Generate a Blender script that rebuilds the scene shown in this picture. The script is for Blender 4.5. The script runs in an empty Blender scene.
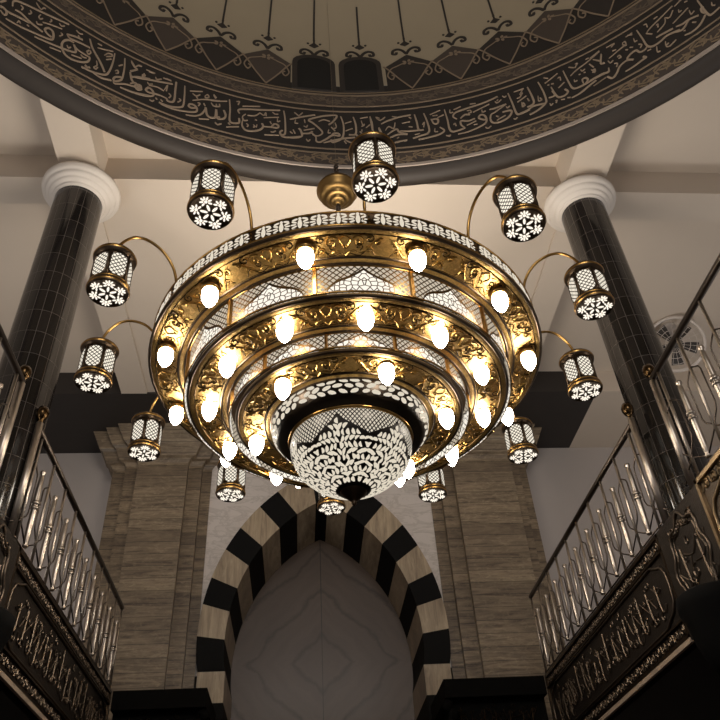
import bpy, bmesh, math, random
from mathutils import Vector, Matrix
random.seed(7)
PI=math.pi; TAU=2*PI
sc=bpy.context.scene; COL=sc.collection
EYE=1.6            # height of the camera above the floor
R_=math.radians
# ------------------------------------------------------------------ materials
def lin(h):
    h=h.lstrip('#'); o=[]
    for i in (0,2,4):
        c=int(h[i:i+2],16)/255
        o.append(c/12.92 if c<=.04045 else ((c+.055)/1.055)**2.4)
    return (*o,1)
class N:
    """small helper around a material's node tree"""
    def __init__(s,name):
        s.m=bpy.data.materials.new(name); s.m.use_nodes=True
        s.t=s.m.node_tree; s.n=s.t.nodes; s.n.clear()
        s.out=s.n.new('ShaderNodeOutputMaterial')
    def link(s,a,b): s.t.links.new(a,b)
    def put(s,sock,v):
        if isinstance(v,bpy.types.NodeSocket): s.link(v,sock)
        else: sock.default_value=v
    def math(s,op,a,b=0.0,c=0.0,clamp=False):
        n=s.n.new('ShaderNodeMath'); n.operation=op; n.use_clamp=clamp
        s.put(n.inputs[0],a); s.put(n.inputs[1],b)
        if op in('MULTIPLY_ADD','SMOOTH_MIN','COMPARE'): s.put(n.inputs[2],c)
        return n.outputs[0]
    def mixc(s,f,a,b):
        n=s.n.new('ShaderNodeMix'); n.data_type='RGBA'
        s.put(n.inputs[0],f); s.put(n.inputs[6],a); s.put(n.inputs[7],b); return n.outputs[2]
    def bsdf(s,col,rough=.5,metal=0.,normal=None,spec=None):
        n=s.n.new('ShaderNodeBsdfPrincipled')
        s.put(n.inputs['Base Color'],col); s.put(n.inputs['Roughness'],rough); s.put(n.inputs['Metallic'],metal)
        if spec is not None: s.put(n.inputs['Specular IOR Level'],spec)
        if normal is not None: s.link(normal,n.inputs['Normal'])
        return n.outputs[0]
    def emit(s,col,st):
        n=s.n.new('ShaderNodeEmission'); s.put(n.inputs[0],col); s.put(n.inputs[1],st); return n.outputs[0]
    def mixs(s,f,a,b):
        n=s.n.new('ShaderNodeMixShader'); s.put(n.inputs[0],f); s.link(a,n.inputs[1]); s.link(b,n.inputs[2]); return n.outputs[0]
    def obj(s):
        return s.n.new('ShaderNodeTexCoord').outputs['Object']
    def uv(s):
        n=s.n.new('ShaderNodeUVMap'); n.uv_map='UVMap'
        x=s.n.new('ShaderNodeSeparateXYZ'); s.link(n.outputs[0],x.inputs[0]); return n.outputs[0],x.outputs[0],x.outputs[1]
    def xyz(s,v):
        x=s.n.new('ShaderNodeSeparateXYZ'); s.link(v,x.inputs[0]); return x.outputs
    def comb(s,x,y,z=0.):
        n=s.n.new('ShaderNodeCombineXYZ'); s.put(n.inputs[0],x); s.put(n.inputs[1],y); s.put(n.inputs[2],z); return n.outputs[0]
    def noise(s,vec,scale,detail=3,rough=.55,dist=0.):
        n=s.n.new('ShaderNodeTexNoise'); s.link(vec,n.inputs['Vector'])
        n.inputs['Scale'].default_value=scale; n.inputs['Detail'].default_value=detail
        n.inputs['Roughness'].default_value=rough; n.inputs['Distortion'].default_value=dist
        return n.outputs[0]
    def voro(s,vec,scale,feature='DISTANCE_TO_EDGE',dim='2D',rand=1.):
        n=s.n.new('ShaderNodeTexVoronoi'); n.voronoi_dimensions=dim; n.feature=feature
        s.link(vec,n.inputs['Vector']); n.inputs['Scale'].default_value=scale; n.inputs['Randomness'].default_value=rand
        return n.outputs[0]
    def ramp(s,f,stops):
        n=s.n.new('ShaderNodeValToRGB'); s.put(n.inputs[0],f); e=n.color_ramp.elements
        while len(e)<len(stops): e.new(.5)
        for k,(p,c) in enumerate(stops): e[k].position=p; e[k].color=c
        return n.outputs[0]
    def mapping(s,vec,scale=(1,1,1),rot=(0,0,0)):
        n=s.n.new('ShaderNodeMapping'); s.link(vec,n.inputs[0]); n.inputs['Scale'].default_value=scale; n.inputs['Rotation'].default_value=rot
        return n.outputs[0]
    def bump(s,h,st=.3,d=.02):
        n=s.n.new('ShaderNodeBump'); s.link(h,n.inputs['Height']); n.inputs['Strength'].default_value=st; n.inputs['Distance'].default_value=d
        return n.outputs[0]
    def done(s,shader):
        s.link(shader,s.out.inputs[0]); return s.m

def plain(name,hexa,rough=.6,metal=0.,var=.12,scale=6,bump=0.,spec=None):
    s=N(name); o=s.obj(); f=s.noise(o,scale,4)
    a=lin(hexa); lo=tuple(c*(1-var) for c in a[:3])+(1,); hi=tuple(min(1,c*(1+var)) for c in a[:3])+(1,)
    c=s.mixc(f,lo,hi); nr=s.bump(s.noise(o,scale*8,3),bump) if bump else None
    return s.done(s.bsdf(c,rough,metal,nr,spec))

M={}
M['ceiling']=plain('ceiling_paint','#c9bbab',.75,0,.05,1.3,.03)
M['wall']=plain('wall_paint','#b3aaa4',.75,0,.06,1.1,.03)
M['sand']=plain('sand_paint','#a0927a',.7,0,.06,1.5)
M['dark']=plain('dark_brown_paint','#2c2623',.6,0,.12,3)
M['darker']=plain('umber_ground','#211c1a',.6,0,.1,4)
M['mid']=plain('mid_brown_paint','#463c35',.6,0,.12,4)
M['lip']=plain('brown_rim_paint','#2d251e',.6,0,.1,2)
M['line']=plain('grey_line_paint','#a39589',.6,0,.1,9)
M['script']=plain('script_paint','#a08d78',.55,0,.1,9)
M['vine']=plain('vine_tan_paint','#7d6b55',.6,0,.15,9)
M['vinedim']=plain('vine_brown_paint','#5f5245',.6,0,.15,9)
M['tanline']=plain('tan_line_paint','#85735f',.6,0,.1,9)
M['wood']=plain('dark_wood','#2b2623',.6,0,.2,3,.05)
M['black']=plain('black_timber','#0a0908',.85,0,.3,5,0,.12)
M['floor']=plain('red_carpet','#3a2c28',.95,0,.15,12,.1)
M['plaster']=plain('white_plaster','#d6cdc3',.65,0,.04,4)
M['glassdark']=plain('dark_window_pane','#070606',.7,0,.2,8)
M['steel']=plain('polished_steel','#b9ada0',.36,1,.06,20)
M['steeldark']=plain('dull_steel','#5d534b',.38,1,.08,20)
M['brassknob']=plain('dark_brass','#4f3d27',.25,1,.1,20)
M['oldbrass']=plain('old_brass','#8d7044',.4,1,.2,10)
M['fanwhite']=plain('grey_plastic','#c9beb4',.5,0,.05,10)
M['fandark']=plain('dark_plastic','#2f2925',.45,0,.05,10)
M['edge']=plain('pale_edge_stone','#b09c88',.6,0,.15,14)
M['chain']=plain('fine_cable','#7d7059',.5,.6,.05,20)

def m_gold(name,a,b,dark,rough,amt=.5,scale=9.):
    s=N(name); o=s.obj()
    f=s.noise(o,scale,5,.6,1.4); f2=s.noise(o,scale*3.2,4,.6,2.0)
    k=s.math('MULTIPLY',s.ramp(f2,[(.42,(0,0,0,1)),(.6,(1,1,1,1))]),amt)
    c=s.mixc(k,s.mixc(f,lin(a),lin(b)),lin(dark))
    h=s.math('ADD',s.noise(o,scale*3.2,4,.6,2.0),s.math('MULTIPLY',s.voro(o,scale*3,'SMOOTH_F1','3D'),.8))
    return s.done(s.bsdf(c,rough,1.,s.bump(h,.22,.012)))
M['gold']=m_gold('chased_gold','#d2ae6c','#ba9255','#7a6238',.42,.4,9)
M['goldtrim']=m_gold('smooth_gold','#c69c5c','#a67e44','#7d5f33',.28,.2,5)
M['goldrelief']=m_gold('raised_gold','#c9a460','#a8813f','#7a5e33',.3,.3,9)
M['bronze']=plain('dark_bronze','#5b4c3d',.38,1,.15,12)
M['panel']=plain('bronze_panel','#3a332d',.5,.7,.25,10,.2)
M['relief']=plain('worn_bronze_relief','#6e6256',.45,1,.3,14)
M['panelgold']=plain('gilt_panel_ground','#5b5045',.42,.8,.2,10,.2)
M['reliefgold']=plain('gilt_relief','#a08a6c',.42,1,.15,14)

def m_emit(name,hexa,st):
    s=N(name); return s.done(s.emit(lin(hexa),st))
BULB=34.
M['bulb']=m_emit('frosted_bulb_glass','#fff4e4',BULB)
M['petal']=m_emit('lit_opal_petal','#f3e6d0',.88)
M['petalbright']=m_emit('lit_opal_base','#fff4e2',1.15)

def m_lattice(name,pu,pv,w,hexa,st,metal='#4a3d2c'):
    """lit opal glass behind a diagonal brass mesh; u,v are in metres"""
    s=N(name); _,u,v=s.uv()
    a=s.math('ADD',s.math('DIVIDE',u,pu),s.math('DIVIDE',v,pv)); b=s.math('SUBTRACT',s.math('DIVIDE',u,pu),s.math('DIVIDE',v,pv))
    da=s.math('ABSOLUTE',s.math('SUBTRACT',s.math('FRACT',a),.5)); db=s.math('ABSOLUTE',s.math('SUBTRACT',s.math('FRACT',b),.5))
    k=s.math('LESS_THAN',s.math('MINIMUM',da,db),w)
    return s.done(s.mixs(k,s.emit(lin(hexa),st),s.bsdf(lin(metal),.35,1.)))
M['lanternglass']=m_lattice('lantern_mesh_glass',.034,.034,.13,'#f6ecd9',1.15)

def m_band(name,sec_w,h,pu,w,st):
    """lit glass drum: brass mesh above, an ogee medallion of leaf cells in each sector. u in metres, v 0..h"""
    s=N(name); _,u,v=s.uv()
    su=s.math('SUBTRACT',s.math('FRACT',s.math('DIVIDE',u,sec_w)),.5)      # -.5 .. .5 inside one sector
    au=s.math('ABSOLUTE',su); vv=s.math('DIVIDE',v,h)
    a=s.math('ADD',s.math('DIVIDE',u,pu),s.math('DIVIDE',v,pu)); b=s.math('SUBTRACT',s.math('DIVIDE',u,pu),s.math('DIVIDE',v,pu))
    da=s.math('ABSOLUTE',s.math('SUBTRACT',s.math('FRACT',a),.5)); db=s.math('ABSOLUTE',s.math('SUBTRACT',s.math('FRACT',b),.5))
    mesh=s.math('LESS_THAN',s.math('MINIMUM',da,db),w)
    top=s.math('ADD',s.math('MULTIPLY',.60,s.math('POWER',s.math('SUBTRACT',1.,s.math('POWER',s.math('MULTIPLY',au,2.6),2.),clamp=True),.5)),s.math('MULTIPLY',.26,s.math('POWER',s.math('SUBTRACT',1.,s.math('MULTIPLY',au,5.),clamp=True),2.)))
    d=s.math('SUBTRACT',top,vv)
    inside=s.math('GREATER_THAN',d,0.); rim=s.math('LESS_THAN',s.math('ABSOLUTE',d),.045)
    cv=s.comb(s.math('MULTIPLY',au,sec_w*1.0),s.math('MULTIPLY',v,1.0))
    ce=s.math('LESS_THAN',s.voro(cv,27.),.085)
    m=s.math('ADD',s.math('MULTIPLY',inside,ce),s.math('MULTIPLY',s.math('SUBTRACT',1.,inside),mesh),clamp=True)
    m=s.math('MAXIMUM',m,rim)
    e=s.mixc(inside,lin('#e6d6bd'),lin('#fbf2e2'))
    es=s.math('ADD',s.math('MULTIPLY',inside,.35),st)
    return s.done(s.mixs(m,s.emit(e,es),s.bsdf(lin('#6b5433'),.35,1.)))

def m_bowl():
    """lit bowl: fine mesh near the rim, below it a leaded tree pattern mirrored in six ogee lobes. u 0..6 round the bowl, v 0 tip .. 1 rim"""
    s=N('leaded_bowl_glass'); _,u,v=s.uv()
    f=s.math('ABSOLUTE',s.math('SUBTRACT',s.math('FRACT',u),.5))           # 0 lobe axis .. .5 valley
    a=s.math('ADD',s.math('MULTIPLY',u,15.),s.math('MULTIPLY',v,17.)); b=s.math('SUBTRACT',s.math('MULTIPLY',u,15.),s.math('MULTIPLY',v,17.))
    da=s.math('ABSOLUTE',s.math('SUBTRACT',s.math('FRACT',a),.5)); db=s.math('ABSOLUTE',s.math('SUBTRACT',s.math('FRACT',b),.5))
    mesh=s.math('LESS_THAN',s.math('MINIMUM',da,db),.17)
    top=s.math('SUBTRACT',.935,s.math('MULTIPLY',s.math('POWER',s.math('MULTIPLY',f,2.),.62),.24))
    d=s.math('SUBTRACT',top,v); inside=s.math('GREATER_THAN',d,0.); rim=s.math('LESS_THAN',s.math('ABSOLUTE',d),.018)
    m=s.math('MAXIMUM',inside,mesh)
    m=s.math('MAXIMUM',m,rim)
    return s.done(s.mixs(m,s.emit(lin('#efe3cd'),.80),s.bsdf(lin('#1d1814'),.4,.6)))
M['bowl']=m_bowl()

M['leaf']=m_emit('lit_leaf_glass','#efe3cd',.86)
M['bandmetal']=plain('blackened_brass','#2e261e',.4,.8,.15,12)
M['goldshadow']=plain('engraved_shadow_brass','#4b3a22',.45,1,.15,12)

def m_travertine(name,a,b,c,axis='Z',wscale=1.):
    """banded brown marble: veins run across the block"""
    s=N(name); o=s.obj()
    sc_=(1.1,1.1,11.) if axis=='Z' else (5.5,.6,.5)
    v=s.mapping(o,tuple(k*wscale for k in sc_))
    n1=s.noise(v,1.3,6,.7,1.1); n2=s.noise(s.mapping(o,(5.,5.,10.) if axis=='Z' else (7.,2.,1.5)),2.2,6,.7,.6); n3=s.noise(o,1.1,3)
    c1=s.mixc(s.ramp(n1,[(.33,(0,0,0,1)),(.66,(1,1,1,1))]),lin(a),lin(b))
    c2=s.mixc(s.math('MULTIPLY',s.ramp(n2,[(.5,(0,0,0,1)),(.72,(1,1,1,1))]),.55),c1,lin(c))
    z=s.xyz(o)[2]
    row=s.math('FRACT',s.math('DIVIDE',z,.17)); j=s.math('LESS_THAN',row,.05) if axis=='Z' else s.math('LESS_THAN',row,-1.)
    cell=s.math('FLOOR',s.math('DIVIDE',z,.17)); wn=s.n.new('ShaderNodeTexWhiteNoise'); wn.noise_dimensions='1D'; s.link(cell,wn.inputs['W'])
    c3=s.mixc(s.math('MULTIPLY',wn.outputs[0],.6 if axis=='Z' else 0.),c2,lin(a))
    c4=s.mixc(s.math('MULTIPLY',j,.6),c3,lin('#1e1812'))
    return s.done(s.bsdf(c4,.38,0.))
M['travertine']=m_travertine('banded_travertine','#57493c','#a08e74','#b9a788')
M['travertine_edge']=m_travertine('banded_travertine_strip','#4c3f33','#9a876d','#b09d80',wscale=1.15)
M['cream']=m_travertine('cream_voussoir_marble','#7d6c58','#b3a084','#c9b79a',axis='X',wscale=1.2)
M['blackstone']=plain('black_granite','#0c0b0a',.7,0,.3,20,0,.15)

def m_niche():
    s=N('bookmatched_brown_marble'); o=s.obj(); x,y,z=s.xyz(o)
    ax=s.math('ABSOLUTE',x); az=s.math('ABSOLUTE',s.math('SUBTRACT',z,NZ))
    w=s.noise(o,1.6,4,.6)
    mz=s.comb(ax,0.,az)
    w=s.noise(mz,1.7,5,.6)
    d=s.math('ADD',s.math('ADD',s.math('MULTIPLY',ax,1.),s.math('MULTIPLY',az,1.05)),s.math('MULTIPLY',w,.55))
    r=s.math('PINGPONG',d,.34); f=s.noise(s.comb(s.math('MULTIPLY',d,9.),ax,az),1.,4)
    vein=s.ramp(r,[(0.0,(1,1,1,1)),(.07,(0,0,0,1))])
    base=s.mixc(f,lin('#4f4239'),lin('#6b5a4d'))
    c=s.mixc(s.math('MULTIPLY',vein,.7),base,lin('#33281f'))
    j=s.math('LESS_THAN',ax,.006)
    return s.done(s.bsdf(s.mixc(s.math('MULTIPLY',j,.8),c,lin('#1a1410')),.4))
NZ=5.05
M['niche']=m_niche()

def m_marblewall():
    s=N('pale_marble_tiles'); o=s.obj(); x,y,z=s.xyz(o)
    n=s.noise(s.mapping(o,(1,1,2.5)),2.2,6,.65,1.2); c=s.mixc(s.ramp(n,[(.47,(0,0,0,1)),(.52,(1,1,1,1)),(.58,(.2,.2,.2,1))]),lin('#d2c9c2'),lin('#bfb6ae'))
    j=s.math('LESS_THAN',s.math('FRACT',s.math('DIVIDE',z,.31)),.014)
    return s.done(s.bsdf(s.mixc(s.math('MULTIPLY',j,.35),c,lin('#6a605a')),.4))
M['marble']=m_marblewall()

def m_tile():
    """black granite tiles with pale joints; u counts tiles round the shaft, v counts rows"""
    s=N('black_granite_tiles'); _,u,v=s.uv()
    ju=s.math('LESS_THAN',s.math('FRACT',u),.055); jv=s.math('LESS_THAN',s.math('FRACT',v),.016)
    k=s.math('MAXIMUM',ju,jv); o=s.obj()
    wn=s.n.new('ShaderNodeTexWhiteNoise'); wn.noise_dimensions='2D'; s.link(s.comb(s.math('FLOOR',u),s.math('FLOOR',v)),wn.inputs['Vector'])
    base=s.mixc(wn.outputs[0],lin('#0e0d0c'),lin('#231f1d'))
    base=s.mixc(s.math('MULTIPLY',s.noise(o,60,3),.25),base,lin('#3a342f'))
    c=s.mixc(s.math('MULTIPLY',k,.5),base,lin('#6c6056'))
    return s.done(s.bsdf(c,s.math('MULTIPLY_ADD',k,.3,.14),0.,None,.55))
M['tile']=m_tile()

# ------------------------------------------------------------------ geometry
LOC={}
class MB:
    def __init__(s): s.bm=bmesh.new(); s.uv=s.bm.loops.layers.uv.new('UVMap')
    def face(s,vs,uvs=None,smooth=False):
        try: f=s.bm.faces.new(vs)
        except ValueError: return None
        f.smooth=smooth
        if uvs:
            for l,q in zip(f.loops,uvs): l[s.uv].uv=q
        return f
    def v(s,p): return s.bm.verts.new(p)
    def box(s,x0,x1,y0,y1,z0,z1):
        P=[s.v((x,y,z)) for z in (z0,z1) for y in (y0,y1) for x in (x0,x1)]
        for q in ((0,2,3,1),(4,5,7,6),(0,1,5,4),(2,6,7,3),(0,4,6,2),(1,3,7,5)): s.face([P[i] for i in q])
        return s
    def tube(s,pts,r,n=6,cap=True,closed=False):
        pts=[Vector(p) for p in pts]; rr=r if isinstance(r,(list,tuple)) else [r]*len(pts)
        rings=[]; L=len(pts); prev=None
        for i,p in enumerate(pts):
            if closed: t=pts[(i+1)%L]-pts[i-1]
            else: t=pts[min(i+1,L-1)]-pts[max(i-1,0)]
            if t.length<1e-9: t=Vector((0,0,1))
            t.normalize()
            if prev is None:
                a=Vector((0,0,1)) if abs(t.z)<.9 else Vector((1,0,0)); u=t.cross(a).normalized()
            else:
                u=prev-t*prev.dot(t)
                if u.length<1e-6: u=t.cross(Vector((0,0,1)))
                u.normalize()
            prev=u; w=t.cross(u)
            rings.append([s.v(p+(u*math.cos(TAU*k/n)+w*math.sin(TAU*k/n))*rr[i]) for k in range(n)])
        for i in range(L if closed else L-1):
            A=rings[i]; B=rings[(i+1)%L]
            for k in range(n): s.face([A[k],A[(k+1)%n],B[(k+1)%n],B[k]],smooth=n>4)
        if cap and not closed:
            s.face(rings[0][::-1]); s.face(rings[-1])
        return s
    def lathe(s,prof,n=48,c=(0,0,0),a0=0.,a1=TAU,ur=None,vr=None,smooth=True,flip=False):
        """prof: list of (radius,z). ur: u extent over the turn; vr: v at each profile point"""
        full=abs(a1-a0-TAU)<1e-6; m=n if full else n+1
        rows=[]
        for (r,z) in prof:
            if r<1e-6: rows.append([s.v((c[0],c[1],c[2]+z))]*m); continue
            rows.append([s.v((c[0]+r*math.cos(a0+(a1-a0)*k/n),c[1]+r*math.sin(a0+(a1-a0)*k/n),c[2]+z)) for k in range(m)])
        U=ur or 1.
        for i in range(len(prof)-1):
            A,B=rows[i],rows[i+1]
            v0,v1=(vr[i],vr[i+1]) if vr else (i/(len(prof)-1),(i+1)/(len(prof)-1))
            for k in range(n):
                k2=(k+1)%m
                q=[A[k],A[k2],B[k2],B[k]]; uq=[(U*k/n,v0),(U*(k+1)/n,v0),(U*(k+1)/n,v1),(U*k/n,v1)]
                seen=[];su=[]
                for a,b in zip(q,uq):
                    if a not in seen: seen.append(a); su.append(b)
                if len(seen)<3: continue
                if flip: seen=seen[::-1]; su=su[::-1]
                s.face(seen,su,smooth)
        return s
    def prism(s,poly,fn,d):
        """poly: 2-D outline, fn(a,b,depth)->3-D, extruded by depth 0..d"""
        A=[s.v(fn(a,b,0.)) for a,b in poly]; B=[s.v(fn(a,b,d)) for a,b in poly]; n=len(poly)
        s.face(A); s.face(B[::-1])
        for i in range(n): s.face([A[i],B[i],B[(i+1)%n],A[(i+1)%n]])
        return s
    def ribbon(s,pts,w,fn,h):
        """flat raised stroke along 2-D pts; fn(a,b,height)->3-D"""
        P=[Vector(p) for p in pts]; L=len(P)
        if L<2: return s
        lo=[];hi=[];lb=[];hb=[]
        ww=w if isinstance(w,(list,tuple)) else [w]*L
        for i in range(L):
            t=P[min(i+1,L-1)]-P[max(i-1,0)]
            if t.length<1e-9: t=Vector((1,0))
            t.normalize(); nn=Vector((-t.y,t.x))*ww[i]*.5
            a=P[i]-nn; b=P[i]+nn
            lo.append(s.v(fn(a.x,a.y,h))); hi.append(s.v(fn(b.x,b.y,h))); lb.append(s.v(fn(a.x,a.y,0.))); hb.append(s.v(fn(b.x,b.y,0.)))
        for i in range(L-1):
            s.face([lo[i],lo[i+1],hi[i+1],hi[i]]); s.face([lb[i],lb[i+1],lo[i+1],lo[i]]); s.face([hi[i],hi[i+1],hb[i+1],hb[i]])
        s.face([lb[0],lo[0],hi[0],hb[0]]); s.face([lb[-1],hb[-1],hi[-1],lo[-1]])
        return s
    def blob(s,pts2,fn,h):
        """flat raised 2-D polygon, fan from its centre"""
        n=len(pts2); cx=sum(p[0] for p in pts2)/n; cy=sum(p[1] for p in pts2)/n
        top=[s.v(fn(a,b,h)) for a,b in pts2]; bot=[s.v(fn(a,b,0.)) for a,b in pts2]; c=s.v(fn(cx,cy,h))
        for i in range(n):
            j=(i+1)%n; s.face([c,top[i],top[j]]); s.face([top[i],bot[i],bot[j],top[j]])
        return s
    def build(s,name,mat,parent=None,org=None,normals=True):
        if normals: bmesh.ops.recalc_face_normals(s.bm,faces=s.bm.faces)
        vs=s.bm.verts
        if org is None:
            if parent is not None: org=LOC[parent.name]
            else:
                xs=[v.co.x for v in vs]; ys=[v.co.y for v in vs]; zs=[v.co.z for v in vs]
                org=((min(xs)+max(xs))/2,(min(ys)+max(ys))/2,min(zs))
        o3=Vector(org)
        for v in vs: v.co-=o3
        me=bpy.data.meshes.new(name); s.bm.to_mesh(me); s.bm.free()
        me.materials.append(M[mat] if isinstance(mat,str) else mat)
        ob=bpy.data.objects.new(name,me); COL.objects.link(ob)
        if parent is not None: ob.parent=parent; LOC[ob.name]=LOC[parent.name]
        else: ob.location=o3; LOC[ob.name]=tuple(o3)
        return ob
def thing(name,loc,label,cat,group=None):
    o=bpy.data.objects.new(name,None); COL.objects.link(o); o.location=loc; o.empty_display_size=.1
    LOC[o.name]=tuple(loc); tag(o,label,cat,group); return o
def tag(o,label,cat,group=None,kind=None):
    o['label']=label; o['category']=cat
    if group: o['group']=group
    if kind: o['kind']=kind
    return o
def struct(o): o['kind']='structure'; return o
def dup(src,parent,loc=None,rotz=None):
    c=src.copy(); COL.objects.link(c); c.parent=parent
    if loc is not None: c.location=loc
    if rotz is not None: c.rotation_euler=(0,0,rotz)
    for ch in list(src.children): dup(ch,c)
    return c
def smooth_pts(P,k=4):
    """Catmull-Rom through 2-D / 3-D points"""
    P=[Vector(p) for p in P]
    if len(P)<3: return P
    out=[]
    for i in range(len(P)-1):
        p0=P[max(i-1,0)];p1=P[i];p2=P[i+1];p3=P[min(i+2,len(P)-1)]
        for j in range(k):
            t=j/k
            out.append(.5*((2*p1)+(p2-p0)*t+(2*p0-5*p1+4*p2-p3)*t*t+(3*p1-p0-3*p2+p3)*t**3))
    out.append(P[-1]); return out
def spiral(cx,cy,r,turns=1.4,a0=0.,d=1,n=16,r0=.12):
    return [Vector((cx+r*(r0+(1-r0)*k/n)*math.cos(a0+d*turns*TAU*k/n),cy+r*(r0+(1-r0)*k/n)*math.sin(a0+d*turns*TAU*k/n))) for k in range(n+1)]
def ellipse(cx,cy,a,b,rot=0.,n=10,tip=0.):
    """tip>0 sharpens the far end of the long axis like a leaf"""
    o=[]
    for k in range(n):
        t=TAU*k/n; x=a*math.cos(t); y=b*math.sin(t)*(1-tip*max(0,math.cos(t))**2)
        o.append((cx+x*math.cos(rot)-y*math.sin(rot),cy+x*math.sin(rot)+y*math.cos(rot)))
    return o

# ------------------------------------------------------------------ room shell
CX,CY=.5,.03                     # axis of the dome
DR=4.6                           # drum radius
ZB=6.5                           # beam soffits
ZC=6.88                          # coffers between the beams
WY=10.0                          # front wall
XL,XR=-7.0,8.0
struct(MB().box(XL,XR,-7,11,-EYE-.1,-EYE).build('floor','floor'))
struct(MB().box(XL-.2,XL,-7,WY,-EYE,7.1).build('wall_left','wall'))
struct(MB().box(XR,XR+.2,-7,WY,-EYE,7.1).build('wall_right','wall'))
# front wall: aisle stretches either side of the pilasters
struct(MB().box(XL,-2.0,WY,WY+.2,-EYE,7.1).build('wall_front_left','wall'))
struct(MB().box(2.4,XR,WY,WY+.2,-EYE,7.1).build('wall_front_right','wall'))
# ceiling with a round opening under the dome, recessed coffers at ZC
def ring_ceiling():
    mb=MB(); n=96; R=4.79
    inner=[];outer=[]
    x0,x1,y0,y1=XL,XR,-7.,WY+.2
    for k in range(n):
        a=TAU*k/n; c,s=math.cos(a),math.sin(a)
        inner.append(mb.v((CX+R*c,CY+R*s,ZC)))
        t=min(((x1-CX)/c if c>1e-9 else (x0-CX)/c if c<-1e-9 else 1e9),((y1-CY)/s if s>1e-9 else (y0-CY)/s if s<-1e-9 else 1e9))
        outer.append(mb.v((CX+t*c,CY+t*s,ZC)))
    for k in range(n): mb.face([inner[k],inner[(k+1)%n],outer[(k+1)%n],outer[k]])
    return mb
struct(ring_ceiling().build('ceiling','ceiling'))
BEAMS=[('L',-2.47,-2.0),('R',2.85,3.28)]
def beam(name,x0,x1,y0,y1,z0=ZB,mat='ceiling'): return struct(MB().box(x0,x1,y0,y1,z0,ZC).build(name,mat))
# the side beams run back from the columns to the dome ring and forward to the bulkhead
def beam_cut(name,x0,x1,ya,yb,y1):
    struct(MB().prism([(x0,ya),(x1,yb),(x1,y1),(x0,y1)],lambda a,b,d:(a,b,ZB+d),ZC-ZB).build(name,'ceiling'))
beam_cut('ceiling_beam_left',-2.41,-2.02,3.78,4.08,4.88); beam_cut('ceiling_beam_right',2.85,3.28,4.17,3.86,4.88)
beam('ceiling_beam_back_left',-2.47,-2.02,-7,-3.4); beam('ceiling_beam_back_right',2.85,3.28,-7,-3.4)
struct(MB().box(-2.12,2.93,4.88,8.5,ZB+.025,ZC).build('ceiling_centre','ceiling'))
beam('ceiling_strip_left',-2.47,-2.12,4.88,8.5); beam('ceiling_strip_right',2.93,3.28,4.88,8.5)
beam('ceiling_beam_aisle_left',XL,-2.47,4.86,5.2); beam('ceiling_beam_aisle_right',3.28,XR,4.92,5.3)
# dark timber bulkhead hung across the front wall
struct(MB().box(-4.3,4.36,8.5,WY,ZB,ZC).build('ceiling_bulkhead','wood'))
beam('ceiling_beam_wall_right',4.36,XR,8.5,WY); beam('ceiling_beam_wall_left',XL,-4.3,8.5,WY)

# ------------------------------------------------------------------ dome
dome=bpy.data.objects.new('dome',None); COL.objects.link(dome); dome.location=(CX,CY,6.33); LOC['dome']=(CX,CY,6.33); dome['kind']='structure'
def part(mb,name,mat,parent=dome,**k): return mb.build(name,mat,parent,**k)
C0=(CX,CY,0.)
part(MB().lathe([(DR,6.46),(DR+.005,6.40),(DR+.03,6.35),(4.70,6.325),(4.77,6.33),(4.80,6.38),(4.80,ZC+.02)],128,C0),'rim','lip')
part(MB().lathe([(DR,6.435),(DR,6.72),(DR,7.55),(DR,8.0)],160,C0,flip=True),'drum','darker')
part(MB().lathe([(DR,8.0),(DR,8.3),(DR,8.7),(4.57,9.1),(4.47,9.5),(4.25,10.0),(3.75,10.75),(3.0,11.4),(2.0,11.9),(1.0,12.15),(0,12.22)],96,C0,flip=True),'dome_shell','sand')
def on_drum(a,z,h):
    t=R_(a); r=DR-h; return (CX+r*math.sin(t),CY+r*math.cos(t),z)
def zfac(st): return [Vector((a*DR*PI/180,z)) for a,z in st]
def drum_m(x,z,h):                 # x in metres along the drum
    return on_drum(x/(DR*PI/180),z,h)
DEG=DR*PI/180
def ring_strip(mb,z0,z1,h=.006,a0=-180,a1=180,n=150):
    for k in range(n):
        b0=a0+(a1-a0)*k/n; b1=a0+(a1-a0)*(k+1)/n
        q=[mb.v(on_drum(b0,z0,h)),mb.v(on_drum(b1,z0,h)),mb.v(on_drum(b1,z1,h)),mb.v(on_drum(b0,z1,h))]; mb.face(q)
        for (za) in (z0,z1):
            q=[mb.v(on_drum(b0,za,0)),mb.v(on_drum(b1,za,0)),mb.v(on_drum(b1,za,h)),mb.v(on_drum(b0,za,h))]; mb.face(q)
mb=MB(); ring_strip(mb,6.49,6.655,.004); ring_strip(mb,7.60,7.78,.004); part(mb,'vine_ground','mid')
mb=MB(); ring_strip(mb,6.425,6.468,.014); part(mb,'rim_line','line')
mb=MB()
for z,w in ((6.675,.018),(6.755,.016),(7.47,.014),(7.575,.018),(7.80,.026)): ring_strip(mb,z-w/2,z+w/2,.009)
part(mb,'band_line','tanline')
mb=MB(); ring_strip(mb,7.845,7.86,.007); part(mb,'sill_line','vine')
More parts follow.
